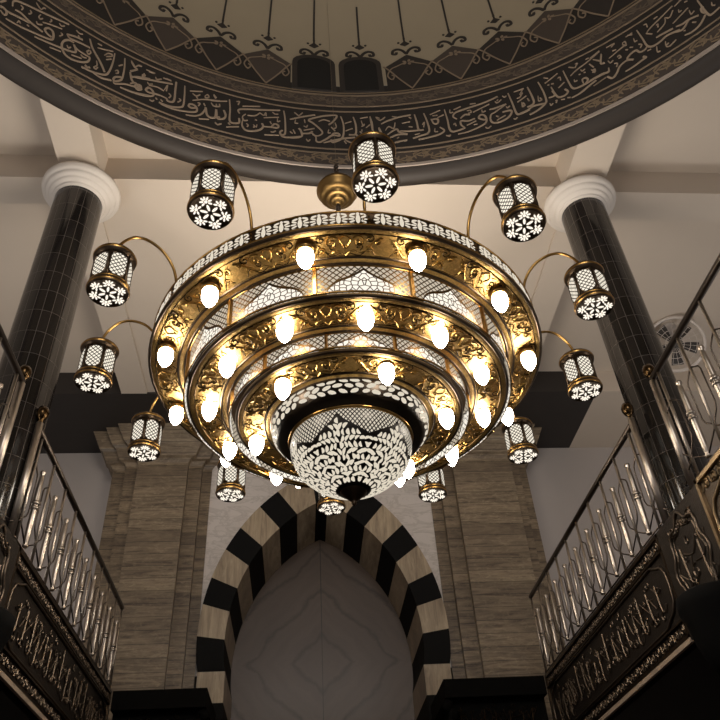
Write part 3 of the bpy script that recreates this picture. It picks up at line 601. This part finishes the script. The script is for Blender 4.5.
def balcony(side,x,mir):
    """side 'left'/'right'; x plane of the parapet; mir=+1 when the aisle lies towards +x"""
    out=lambda d:x-mir*d                     # d metres out into the nave
    yn=1.2
    # slab
    s=struct(MB().box(min(x+mir*.06,x+mir*4.3),max(x+mir*.06,x+mir*4.3),-6,WY-.6,1.68,1.92).build('balcony_slab','wood'))
    def bx(mb,d0,d1,y0,y1,z0,z1): mb.box(min(out(d0),out(d1)),max(out(d0),out(d1)),y0,y1,z0,z1); return mb
    f=lambda d:(lambda a,b:(out(d),a,b))
    # main carved panel
    t=thing('carved_parapet',(x,(5.04+YE)/2,1.68),'long dark bronze parapet panel carved with script, under the %s railing beside its pilaster'%side,'parapet panel')
    bx(MB(),0,-.05,5.04,YE,1.72,2.5).build('panel','panel',t)
    mb=MB()
    for z0,z1 in ((2.47,2.5),(2.36,2.375),(1.845,1.86),(1.72,1.745)): bx(mb,.02,0,5.04,YE,z0,z1)
    bx(mb,.02,0,5.04,5.065,1.72,2.5); bx(mb,.02,0,YE-.025,YE,1.72,2.5)
    mb.build('frame','bronze',t)
    MB().tube([(out(.008),a,b) for a,b in cusped(5.1,YE-.06,1.88,2.345)],.011,5,closed=True).build('cartouche_frame','relief',t)
    for zz0,zz1 in ((2.378,2.468),(1.748,1.843)):
        mb=MB(); relief(mb,f(.006),5.07,YE-.03,zz0,zz1,.007,'band'); mb.build('border_relief','relief',t)
    mb=MB(); relief(mb,f(.006),5.3,YE-.22,1.90,2.33,.0075,'field'); mb.build('script_relief','relief',t)
    bx(MB(),.022,-.004,5.04,YE,1.685,1.718).build('edge_trim','edge',t)
    # pier panel in front of the column
    t=thing('pier_panel',(x,4.68,1.70),'plain dark panel with an oval carved cartouche in front of the %s column'%side,'parapet panel')
    bx(MB(),.015,-.06,4.285,5.035,1.70,2.5).build('panel','panel',t)
    mb=MB(); c=4.66; zc=2.1
    P=[]
    for k in range(40):
        a=TAU*k/40; r=1+.09*math.cos(8*a); P.append((out(.022),c+.25*r*math.cos(a),zc+.34*r*math.sin(a)))
    mb.tube(P,.011,5,closed=True)
    mb.tube([(out(.02),c+(p[1]-c)*.84,zc+(p[2]-zc)*.84) for p in P],.006,4,closed=True)
    mb.build('cartouche_frame','relief',t)
    mb=MB(); relief(mb,f(.02),c-.18,c+.18,zc-.24,zc+.24,.008,'field'); relief(mb,f(.02),c-.2,c+.2,zc+.24,zc+.33,.007,'band'); mb.build('cartouche_relief','relief',t)
    # dark bowl corbel under the pier panel
    aa=(PI/2,1.5*PI) if mir>0 else (-PI/2,PI/2)
    tag(MB().lathe([(.0,1.28),(.09,1.30),(.16,1.38),(.20,1.52),(.22,1.66),(.245,1.72),(.245,1.80),(.22,1.82),(0,1.82)],24,(out(.034),4.535,0),aa[0],aa[1]).build('corbel','black'),'black rounded corbel below the pier panel of the %s balcony'%side,'corbel')
    # nearer gilt panel
    t=thing('gilt_parapet',(x,(yn+4.28)/2,1.68),'gilded carved parapet panel nearest the camera on the %s balcony'%side,'parapet panel')
    bx(MB(),.01,-.05,yn,4.28,1.72,2.5).build('panel','panelgold',t)
    mb=MB()
    for z0,z1 in ((2.47,2.5),(1.72,1.745)): bx(mb,.035,0,yn,4.28,z0,z1)
    bx(mb,.035,0,4.25,4.28,1.72,2.5)
    mb.tube([(out(.018),a,b) for a,b in cusped(yn+.06,4.22,1.86,2.37)],.013,5,closed=True)
    mb.build('frame','reliefgold',t)
    for zz0,zz1 in ((2.38,2.468),(1.748,1.843)):
        mb=MB(); relief(mb,f(.016),yn+.03,4.24,zz0,zz1,.008,'band'); mb.build('border_relief','reliefgold',t)
    mb=MB(); relief(mb,f(.016),yn+.3,4.0,1.90,2.32,.0095,'field'); mb.build('script_relief','reliefgold',t)
    # railings
    xr=x+mir*.006
    def railing(y0,y1,ys,rods,label,post_y,zr=3.395):
        t=thing('balcony_railing',(xr,(y0+y1)/2,2.5),label,'railing')
        MB().tube([(xr,y0,zr),(xr,y1,zr)],.026,8).build('top_rail','steeldark',t)
        p=MB().tube([(xr,post_y,2.5),(xr,post_y,3.44)],.028,12).build('post','steel',t)
        MB().lathe([(0,3.44),(.02,3.45),(.018,3.47),(.035,3.485),(.05,3.52),(.05,3.55),(.035,3.585),(0,3.6)],16,(xr,post_y,0)).build('ball_finial','brassknob',p)
        for y in ys:
            b=MB().lathe([(.0,2.555),(.02,2.56),(.024,2.575),(.014,2.59),(.020,2.60),(.023,2.70),(.023,2.86),(.024,2.862),(.033,2.868),(.033,2.884),(.023,2.888),(.023,2.904),(.033,2.908),(.033,2.924),(.024,2.93),(.024,2.94),(.022,3.04),(.018,3.15),(.013,3.16),(.024,3.175),(.022,3.195),(0,3.205)],10,(xr,y,0)).build('baluster','steel',t)
        h=.1925
        for y in rods:
            r=MB().tube([(xr,y,2.5),(xr,y,zr)],.0125,6).build('rod','steel',t)
            for sg in (1,-1):
                if y0-.02<y+sg*.12<y1+.02:
                    MB().tube([(xr,y,3.17),(xr,y+sg*.09,3.11),(xr,y+sg*.102,3.08),(xr,y+sg*.102,2.80),(xr,y+sg*.08,2.755),(xr,y+sg*.01,2.70),(xr,y+sg*.015,2.67),(xr,y+sg*h,2.57)],.0062,5).build('wire_loop','steeldark',r)
        MB().tube([(xr,y0,2.535),(xr,y1,2.535)],.007,5).build('foot_wire','steeldark',t)
    far=[5.175+.385*k for k in range(9)]
    frods=[4.985+.385*k for k in range(9)]+[YE-.01]
    railing(4.87,YE,far,frods,'long steel balustrade of the %s balcony running from its column to the pilaster'%side,4.87)
    near=[4.07-.385*k for k in range(8)]
    railing(yn,4.37,near,[4.262-.385*k for k in range(8)],'steel balustrade of the %s balcony nearest the camera, this side of the column'%side,4.37,3.46)
balcony('right',2.70,1)
balcony('left',-1.98,-1)
# dark carved canopies in front of the pilasters, at the ends of the balconies
def canopy(x0,x1,label,inner):
    t=thing('carved_canopy',((x0+x1)/2,8.9,1.5),label,'canopy')
    MB().box(x0,x1,8.36,9.38,2.30,2.49).build('cornice','black',t)
    mb=MB(); sx=.10
    mb.box(x0+ (sx if inner<0 else 0),x1-(sx if inner>0 else 0),8.50,9.38,1.6,2.30).build('frieze','black',t)
    mb=MB(); fn=lambda a,b:(a,8.495,b)
    relief(mb,fn,x0+.12,x1-.12,1.95,2.28,.007,'field'); relief(mb,fn,x0+.12,x1-.12,1.75,1.93,.007,'band')
    mb.build('frieze_relief','bronze',t)
    xi=x1 if inner>0 else x0
    mb=MB(); 
    for k,(d,z) in enumerate(((.0,2.30),(.05,2.2),(.02,2.1))):
        mb.tube([(xi-inner*(d+.05),8.44,z),(xi-inner*(d+.02),8.46,z-.06),(xi-inner*(d+.06),8.46,z-.12)],[.05,.06,.03],8)
    mb.build('scroll_bracket','black',t)
canopy(-1.94,-.97,'black carved canopy ledge in front of the left pilaster, beside the niche',1)
canopy(1.55,2.66,'black carved canopy ledge in front of the right pilaster, beside the niche',-1)
# ------------------------------------------------------------------ orbit fan in the right aisle
def fan():
    c=Vector((5.17,7.5,6.55)); t=thing('orbit_fan',(c.x,c.y,ZC-.02),'round caged fan hanging from the right aisle ceiling behind the railing','fan')
    mb=MB().lathe([(0,0),(.10,0),(.10,-.04),(.03,-.06),(.03,-.2),(0,-.2)],16,(c.x,c.y,ZC)); mb.build('mount','fanwhite',t)
    ax=Vector((-.55,-.65,-.55)).normalized(); u=ax.cross(Vector((0,0,1))).normalized(); w=u.cross(ax)
    P=lambda r,a,d:c+u*r*math.cos(a)+w*r*math.sin(a)+ax*d
    mb=MB()
    mb.tube([P(.37,TAU*k/40,0) for k in range(40)],.026,8,closed=True)
    for rr,dd in ((.28,.05),(.2,.07),(.12,.08)): mb.tube([P(rr,TAU*k/32,dd) for k in range(32)],.004,4,closed=True)
    for k in range(24): mb.tube([P(.36,TAU*k/24,0),P(.25,TAU*k/24,.06),P(.05,TAU*k/24,.08)],.003,4)
    mb.build('cage','fanwhite',t)
    mb=MB()
    mb.tube([P(0,0,-.16),P(0,0,.085)],[.09,.06],14); mb.build('motor','fandark',t)
    for k in range(5):
        a=TAU*k/5; mb=MB(); A=[]
        for i in range(7):
            s=i/6; r=.06+.24*s; wd=.05+.09*math.sin(PI*min(1,s*1.1))
            q=.40*(1-.35*s); A.append([mb.v(P(r,a-q,.0)),mb.v(P(r,a+q,.05))])
        for p,q in zip(A,A[1:]): mb.face([p[0],p[1],q[1],q[0]])
        o=mb.build('blade','fandark',t); so=o.modifiers.new('thick','SOLIDIFY'); so.thickness=.006
fan()
# ------------------------------------------------------------------ chandelier
S=.93
HX,HY=.39*S,4.75*S
ZT=2.62*S
ch=thing('chandelier',(HX,HY,ZT),'large gold three-tiered chandelier with twelve lanterns hanging under the dome','chandelier')
def zz(z): return z*S-ZT                 # local height of a measured level
LC=(0,0,0)
def cb(mb,name,mat,parent=ch): return mb.build(name,mat,parent,org=(0,0,0))
def prof(P): return [(r*S,zz(z)) for r,z in P]
def on_cyl(r):
    return lambda x,z,h:((r+h)*math.cos(x/r),(r+h)*math.sin(x/r),z)
A_=R_(-88)                                # a seam faces the camera
# outer pierced band
ob_=cb(MB().lathe(prof([(1.52,3.83),(1.555,3.815),(1.555,3.83),(1.548,3.94),(1.555,3.955),(1.535,3.96),(1.51,3.95),(1.51,3.84)]),144),'outer_band','bronze')
for q in ([(1.548,3.952),(1.562,3.958),(1.562,3.966),(1.545,3.972),(1.53,3.966)],[(1.555,3.835),(1.567,3.83),(1.562,3.822)]): cb(MB().lathe(prof(q),144),'band_trim','goldtrim',ob_)
mb=MB(); r=1.551*S; sw=TAU*r/12
for k in range(12):
    base=(A_+TAU*(k)/12)*r; zc=zz(3.889); q=sw/6.3
    for j in range(6):
        x=base+sw*.04+q*(j+.62)
        E=lambda dx,dz,a,b,rot:mb.blob(ellipse(x+dx,zc+dz,a,b,rot,9),on_cyl(r),.004)
        E(0,0,.042,.0145,PI/2); E(0,.05,.010,.012,0); E(0,-.05,.010,.012,0)
        for sg in (1,-1):
            E(sg*.036,.023,.019,.0062,sg*.45); E(sg*.036,-.023,.019,.0062,-sg*.45); E(sg*.041,0.,.018,.0052,0); E(sg*.032,.046,.019,.007,-sg*.3); E(sg*.032,-.046,.019,.007,sg*.3)
cb(mb,'lit_petals','petal',ob_)
mb=MB()
for k in range(12):
    a=A_+TAU*k/12
    for dz in (-.035,0,.035):
        for da in (-.012,.012): mb.blob(ellipse((a+da)*r,zz(3.889)+dz,.006,.006,0,6),on_cyl(r),.006)
cb(mb,'rivets','goldtrim',ob_)
def tier(ro,ri,zo,zi,nscroll,nb,a_b,rb,zb):
    t=cb(MB().lathe(prof([(ro-.05,zo+.03),(ro-.01,zo+.035),(ro+.004,zo+.02),(ro+.002,zo),(ro-.02,zo-.012),(ro-.05,zo-.008),(ri+.05,zi+.002),(ri+.02,zi-.008),(ri,zi),(ri,zi+.03)]),144),'tier_ring','gold')
    for q in ([(ro-.012,zo-.008),(ro+.0,zo-.014),(ro+.012,zo),(ro+.006,zo+.012)],[(ri+.06,zi-.002),(ri+.052,zi-.012),(ri+.044,zi-.004)],[(ri+.012,zi-.006),(ri,zi-.016),(ri-.012,zi-.004)]): cb(MB().lathe(prof(q),144),'ring_edge','bronze',t)
    # scrolls chased into the underside
    mb=MB(); rm=(ro+ri)/2*S; W=(ro-ri)*S
    def und(x,y):
        rr=rm+y; k=(rr/S-ri)/(ro-ri); return (rr*math.cos(x/rm),rr*math.sin(x/rm),zz(zi+(zo-zi)*k)-.004)
    L=TAU*rm/nscroll
    def tb(P,r=.0048): mb.tube([und(p[0],p[1]) for p in P],r,4)
    for k in range(nscroll):
        x=(a_b+TAU*(k+.5)/nscroll)*rm
        for sg in (1,-1):
            tb(spiral(x+sg*L*.17,W*.10,W*.17,1.4,PI*(sg<0),sg,14)); tb(spiral(x+sg*L*.30,-W*.12,W*.12,1.3,PI*.5,-sg,12))
            tb(smooth_pts([(x,-W*.27),(x+sg*L*.1,-W*.12),(x+sg*L*.22,-W*.2),(x+sg*L*.36,W*.1),(x+sg*L*.46,W*.24)],3))
            tb(spiral(x+sg*L*.40,W*.12,W*.10,1.2,0,sg,10),.005); tb(smooth_pts([(x+sg*L*.05,W*.3),(x+sg*L*.2,W*.31),(x+sg*L*.33,W*.25)],3),.005)
            tb(smooth_pts([(x+sg*L*.03,0),(x+sg*L*.07,W*.16),(x,W*.28)],3),.005)
        tb(spiral(x,-W*.02,W*.07,1.,0,1,8),.005)
    cb(mb,'scrollwork','goldrelief',t)
    mb=MB()
    for y in (-W*.275,W*.33): tb([(TAU*rm*q/120,y) for q in range(121)],.003)
    for k in range(nscroll):
        x=(a_b+TAU*k/nscroll)*rm
        for sg in (1,-1):
            tb(spiral(x+sg*L*.20,W*.20,W*.13,1.3,PI*(sg>0),-sg,12),.0042); tb(spiral(x+sg*L*.33,-W*.02,W*.11,1.2,0,sg,12),.0042)
            tb(smooth_pts([(x+sg*L*.10,-W*.24),(x+sg*L*.2,-W*.08),(x+sg*L*.3,-W*.27),(x+sg*L*.44,-W*.2)],3),.0042); tb(smooth_pts([(x+sg*L*.26,W*.34),(x+sg*L*.38,W*.30),(x+sg*L*.5,W*.33)],3),.0042)
    cb(mb,'engraving','goldshadow',t)
    for k in range(nb):
        a=a_b+TAU*k/nb; x,y=rb*S*math.cos(a),rb*S*math.sin(a)
        if k==0 and not tier.proto:
            tier.proto.append(bulb())
            b=tier.proto[0]; b.location=(x,y,zz(zb))
        else: dup(tier.proto[0],ch,(x,y,zz(zb)))
    return t
tier.proto=[]
def bulb():
    b=cb(MB().lathe([(0,.0),(.042,-.003),(.050,-.014),(.053,-.042),(.052,-.067),(.045,-.094),(.033,-.118),(.019,-.137),(.008,-.147),(0,-.151)],18),'bulb','bulb')
    cb(MB().lathe([(.0,.03),(.056,.03),(.06,.012),(.060,.004),(.054,.0),(.052,-.006),(.048,-.007),(.045,-.002),(0,-.002)],20),'bulb_socket','goldtrim',b)
    return b
def drum_band(r,z0,z1,mat,nm,divw):
    vr=[0,(z1-z0)*S]
    t=cb(MB().lathe(prof([(r,z0),(r,z1)]),144,a0=A_-TAU/24,a1=A_-TAU/24+TAU,ur=TAU*r*S,vr=vr),'glass_band',mat)
    for k in range(12):
        a=A_+TAU*(k+.5)/12; mb=MB(); c,s=math.cos(a),math.sin(a); u=Vector((-s,c,0)); o=Vector((c,s,0))
        q=[]
        for z in (z0,z1):
            for dw,dr in ((-divw,0),(divw,0),(divw*.6,.02),(-divw*.6,.02)): q.append(mb.v(tuple(o*(r*S+dr)+u*dw+Vector((0,0,zz(z))))))
        for i in range(4): mb.face([q[i],q[(i+1)%4],q[4+(i+1)%4],q[4+i]])
        mb.face(q[:4][::-1]); mb.face(q[4:])
        cb(mb,'divider','goldtrim',t)
    for q in ([(r+.002,z0),(r+.012,z0),(r+.012,z0+.012),(r+.002,z0+.014)],[(r+.002,z1-.014),(r+.012,z1-.012),(r+.012,z1),(r+.002,z1)]): cb(MB().lathe(prof(q),120),'band_edge','goldtrim',t)
RA,RB=1.265,.915
M['bandA']=m_band('outer_lit_drum',TAU*RA*S/12,(3.755-3.49)*S,.046,.125,.78)
M['bandB']=m_band('inner_lit_drum',TAU*RB*S/12,(3.46-3.315)*S,.042,.125,.78)
tier(1.56,1.285,3.80,3.755,17,12,R_(-104),1.44,3.735)
drum_band(RA,3.49,3.755,'bandA','a',.016)
tier(1.24,.935,3.49,3.455,13,12,R_(-87),1.075,3.485)
drum_band(RB,3.315,3.46,'bandB','b',.012)
tier(.864,.60,3.335,3.31,9,6,R_(-133),.74,3.318)
# floor plates that close the tiers from above
cb(MB().lathe(prof([(1.52,3.85),(.3,3.86),(.10,3.88),(.1,3.9)]),96),'tray_plate','bronze')
# bowl group
pb=[(.575,3.33),(.594,3.30),(.600,3.27),(.592,3.235),(.566,3.20)]
pband=cb(MB().lathe(prof(pb),120),'pierced_band','bandmetal')
mb=MB(); rn=random.Random(5)
def on_prof(P,off=0.):
    L=[0.]
    for p_,q_ in zip(P,P[1:]): L.append(L[-1]+math.hypot(p_[0]-q_[0],p_[1]-q_[1]))
    def fn(a,s,h):                     # angle, distance down the profile (measured units), height off it
        s=max(0.,min(L[-1]-1e-6,s)); i=0
        while L[i+1]<s: i+=1
        k=(s-L[i])/(L[i+1]-L[i]); r=P[i][0]+(P[i+1][0]-P[i][0])*k; z=P[i][1]+(P[i+1][1]-P[i][1])*k
        dr,dz=P[i+1][0]-P[i][0],P[i+1][1]-P[i][1]; l=math.hypot(dr,dz)
        nr,nz=-dz/l,dr/l
        r=r*S+nr*h; return (r*math.cos(a),r*math.sin(a),zz(z)+nz*h)
    return fn,L
fb,LB=on_prof(pb)
def leaf(mb,fn,rad,a0,s0,pts,h=.004):
    # pts in metres round (a0,s0): x along the girth, y up the profile
    mb.blob([(x,y) for x,y in pts],lambda x,y,hh:fn(a0+x/(rad*S),s0-y/S,hh),h)
NB=46
for row in range(4):
    s=.016+row*.0375
    for k in range(NB):
        a=TAU*(k+.5*(row%2)+rn.uniform(-.12,.12))/NB
        leaf(mb,fb,.59,a,s+rn.uniform(-.004,.004),ellipse(0,0,.0315+rn.uniform(-.005,.003),.0150+rn.uniform(-.002,.0015),rn.uniform(-.45,.45),9))
cb(mb,'lit_cells','leaf',pband)
col_=cb(MB().lathe(prof([(.568,3.205),(.560,3.19),(.535,3.178),(.475,3.168),(.462,3.162),(.45,3.15)]),120),'bowl_collar','bandmetal')
cb(MB().lathe(prof([(.465,3.172),(.476,3.163),(.470,3.152),(.455,3.15)]),120),'collar_trim','goldtrim',col_)
bp=[(.452,3.155),(.459,3.11),(.453,3.05),(.430,2.985),(.388,2.92),(.328,2.862),(.262,2.814),(.194,2.777),(.130,2.745),(.072,2.715),(.035,2.692)]
ls=[0]
for p,q in zip(bp,bp[1:]): ls.append(ls[-1]+math.hypot(p[0]-q[0],p[1]-q[1]))
bw=cb(MB().lathe(prof(bp),120,a0=R_(-106)-TAU/12,a1=R_(-106)-TAU/12+TAU,ur=6,vr=[1-l/ls[-1] for l in ls]),'bowl','bowl')
fw,LW=on_prof(bp); LT=LW[-1]
def rad_at(v):
    s=(1-v)*LT; i=0
    while LW[i+1]<s-1e-9: i+=1
    k=(s-LW[i])/(LW[i+1]-LW[i]); return bp[i][0]+(bp[i+1][0]-bp[i][0])*k
mb=MB(); rn=random.Random(11)
def lobe_top(f): return .93-.24*(2*f)**.62
for half in range(1):
    cells=[]
    row=0; v=.19
    while v<.93:
        r=rad_at(v); step=.036/(TAU*r/6)                 # girth of one lobe
        f=step*.5 if row%2 else 0.
        while f<=.5+step*.1:
            if v<lobe_top(min(f,.5))-.014: cells.append((min(f,.5),v,r,row))
            f+=step
        v+=.0445/LT; row+=1
for f,v,r,row in cells:
    # leaves fan outward from the stem, leaning alternately so that they curl round each other
    lean=(.45+1.5*f)*(1.15 if row%2 else -.45)+rn.uniform(-.25,.25); l=.0235*rn.uniform(.85,1.12); w=.0122*rn.uniform(.75,1.15)
    if f in (0.,.5): lean=0.
    bend=rn.choice((-1,1,1))*rn.uniform(.4,1.)*.010
    for lobe in range(6):
        ac=R_(-106)+TAU*lobe/6
        for sg in ((1,-1) if 0<f<.5 else (1,)):
            ang=PI/2-sg*lean; P=[]
            for x,y in ellipse(0,0,l,w,0.,10,.35):
                y2=y+sg*bend*(1-(x/l)**2)
                P.append((x*math.cos(ang)-y2*math.sin(ang),x*math.sin(ang)+y2*math.cos(ang)))
            leaf(mb,fw,r,ac+sg*f*TAU/6,(1-v)*LT,P,.0035)
cb(mb,'lit_leaves','leaf',bw)
cb(MB().lathe(prof([(.100,2.732),(.09,2.715),(.06,2.69),(.045,2.675),(.028,2.66),(.018,2.648),(.02,2.638),(.012,2.625),(0,2.615)]),24),'finial','bronze',bw)
# stem, canopy bowl and cable
stem=cb(MB().tube([(0,0,zz(3.88)),(0,0,zz(6.66))],.016,10),'stem','steeldark')
cb(MB().lathe(prof([(0,6.0),(.03,6.0),(.032,6.03),(.06,6.035),(.075,6.05),(.07,6.065),(.10,6.068),(.125,6.085),(.122,6.10),(.155,6.105),(.185,6.14),(.20,6.19),(.212,6.20),(.212,6.22),(.198,6.23),(.185,6.27),(.15,6.31),(.09,6.335),(.045,6.345),(.03,6.4),(.02,6.45),(0,6.46)]),40),'canopy_bowl','oldbrass',stem)
for z in (5.96,5.92,5.88,6.5,6.56,6.62): cb(MB().lathe([(.016,zz(z)-.02),(.026,zz(z)),(.016,zz(z)+.02)],10),'stem_collar','steeldark',stem)
top=11.0
for z_,r_ in ((8.7,4.6),(9.1,4.57),(9.5,4.47),(10.0,4.25)):
    pass
rad=math.hypot(HX-CX,HY-CY); top=9.5+(4.47-rad)/(4.47-4.25)*.5
cb(MB().tube([(0,0,zz(6.66)),(0,0,top-ZT)],.0017,5),'cable','chain',stem)
# ---- lantern on its curved arm (local frame: lantern axis at x=0, chandelier axis towards -x)
LR=1.985
def lantern():
    H=lambda z:(z-3.68)*S
    l=MB(); 
    l.lathe([(r*S,H(z)) for r,z in [(.0,3.684),(.128,3.684),(.134,3.68),(.140,3.69),(.140,3.715),(.137,3.728),(.135,3.738),(.133,3.75),(.10,3.752),(0,3.752)]],36)
    lo=l.build('lantern','bronze',ch,org=(0,0,0))
    for q in ([(.1395,3.694),(.146,3.703),(.1395,3.712)],[(.136,3.730),(.140,3.737),(.134,3.744)],[(.146,4.005),(.151,4.015),(.146,4.025)]):
        MB().lathe([(r*S,H(z)) for r,z in q],36).build('gold_rim','goldtrim',lo,org=(0,0,0))
    MB().lathe([(r*S,H(z)) for r,z in [(.10,3.978),(.132,3.978),(.134,3.988),(.145,3.995),(.148,4.02),(.142,4.035),(.125,4.045),(.10,4.06),(.06,4.075),(.03,4.085),(.016,4.10),(0,4.10)]],36).build('lantern_cap','bronze',lo,org=(0,0,0))
    # six arched panes between corner bars
    rb=.130*S; z0,z1=H(3.748),H(3.982)
    fr=MB()
    for k in range(6):
        a0=TAU*k/6; a1=TAU*(k+1)/6; am=(a0+a1)/2
        p0=Vector((rb*math.cos(a0),rb*math.sin(a0),0)); p1=Vector((rb*math.cos(a1),rb*math.sin(a1),0)); o=Vector((math.cos(am),math.sin(am),0))
        w=(p1-p0).length; e=(p1-p0)/w; mid=(p0+p1)/2
        fn=lambda x,z,h:tuple(mid+e*x+o*(h+.002)+Vector((0,0,z)))
        g=MB(); hw=w/2-.008
        zb,zt=z0+.012,z1-.010; ar=.035
        pts=[(-hw*.55,zb),(-hw*.8,zb+.012),(-hw,zb+.035)]+[(-hw,zt-ar),(-hw*.85,zt-ar*.45),(-hw*.5,zt-ar*.1),(0,zt),(hw*.5,zt-ar*.1),(hw*.85,zt-ar*.45),(hw,zt-ar)]+[(hw,zb+.035),(hw*.8,zb+.012),(hw*.55,zb)]
        top=[g.v(fn(x,z,.004)) for x,z in pts]; f=g.face(top,[(x,z) for x,z in pts])
        g.build('glass_pane','lanternglass',lo,org=(0,0,0))
        fr.prism([(-w/2,z0),(w/2,z0),(w/2,z1),(-w/2,z1)],fn,-.012)
        fr.tube([tuple(p0+Vector((0,0,z0))),tuple(p0+Vector((0,0,z1)))],.0075,6)
        n=14; pp=[tuple(Vector(fn(x,z,.006))) for x,z in pts]
        fr.tube(pp,.003,4,closed=True)
    fr.build('lantern_frame','bronze',lo,org=(0,0,0))
    # lit flowers in the base
    mb=MB(); fd=lambda x,y,h:(x,y,H(3.6845)-h-.0005)
    for k in range(6):
        a=TAU*k/6+.26; d=.087*S
        mb.blob(ellipse(.040*S*math.cos(a),.040*S*math.sin(a),.024*S,.0085*S,a,10),fd,.004)
        cx,cy=d*math.cos(a),d*math.sin(a)
        mb.blob(ellipse(cx,cy,.0105*S,.0105*S,0,10),fd,.004)
        for j in (-2.2,-1.4,-.62,.62,1.4,2.2,0):
            b=a+j; l_=.027*S
            mb.blob(ellipse(cx+l_*1.0*math.cos(b),cy+l_*1.0*math.sin(b),.0135*S,.0062*S,b,8),fd,.004)
    mb.build('lit_flowers','petalbright',lo,org=(0,0,0))
    # arm: ring -> up and over -> lantern cap
    P=[(1.515,3.955),(1.53,4.08),(1.575,4.20),(1.66,4.30),(1.77,4.345),(1.87,4.325),(1.945,4.24),(1.98,4.15),(1.985,4.09)]
    P=smooth_pts([((r-LR)*S,0,H(z)) for r,z in P],4)
    MB().tube(P,.0105,8).build('arm','goldtrim',lo,org=(0,0,0))
    return lo
l0=lantern()
for k in range(12):
    a=R_(-88)+TAU*k/12
    loc=(LR*S*math.cos(a),LR*S*math.sin(a),zz(3.68))
    if k==0: l0.location=loc; l0.rotation_euler=(0,0,a)
    else: dup(l0,ch,loc,a)
# ------------------------------------------------------------------ lights
def area(name,loc,size,power,col,rot=(0,0,0),shape='DISK',sy=None):
    d=bpy.data.lights.new(name,'AREA'); d.shape=shape; d.size=size
    if sy: d.size_y=sy
    d.energy=power; d.color=col; o=bpy.data.objects.new(name,d); COL.objects.link(o); o.location=loc; o.rotation_euler=rot; return o
# added fill light hidden above the chandelier's tray, brightens the ceiling
area('ceiling_fill',(HX,HY,3.99*S),2.4,UP_W:=135.,(1.,.90,.78),(PI,0,0))
# unseen fill lights added over the balcony floors to lift the aisle ceilings
for nm,loc in (('aisle_fill_left',(-4.6,6.3,2.3)),('aisle_fill_right',(5.6,6.3,2.3)),('aisle_fill_left',(-4.6,2.,2.3)),('aisle_fill_right',(5.6,2.,2.3))): area(nm,loc,.8,42.,(1.,.96,.93),(PI,0,0))
area('rear_fill',(.5,-4.5,6.2),2.6,225.,(1.,.95,.9),(R_(62),0,0))  # added fill behind the camera for the front wall and railings, no real fixture
w=bpy.data.worlds.new('hall_ambient'); sc.world=w; w.use_nodes=True
w.node_tree.nodes['Background'].inputs[0].default_value=(.95,.93,1.,1); w.node_tree.nodes['Background'].inputs[1].default_value=.28
# ------------------------------------------------------------------ camera
cam=bpy.data.cameras.new('camera'); co=bpy.data.objects.new('camera',cam); COL.objects.link(co); sc.camera=co
cam.sensor_width=36; cam.lens=37.5; cam.clip_end=200
co.matrix_world=Matrix(((0.9967268,0.0013029,-0.0808326,0),(-0.0611776,-0.6414691,-0.7647056,0),(-0.0528480,0.7671477,-0.6392898,0),(0,0,0,1)))
for o in sc.objects:
    if o.parent is None: o.location.z+=EYE
vs=sc.view_settings; sc.display_settings.display_device='sRGB'
vs.view_transform='Standard'; vs.look='None'; vs.exposure=0.; vs.gamma=1.; vs.use_curve_mapping=False
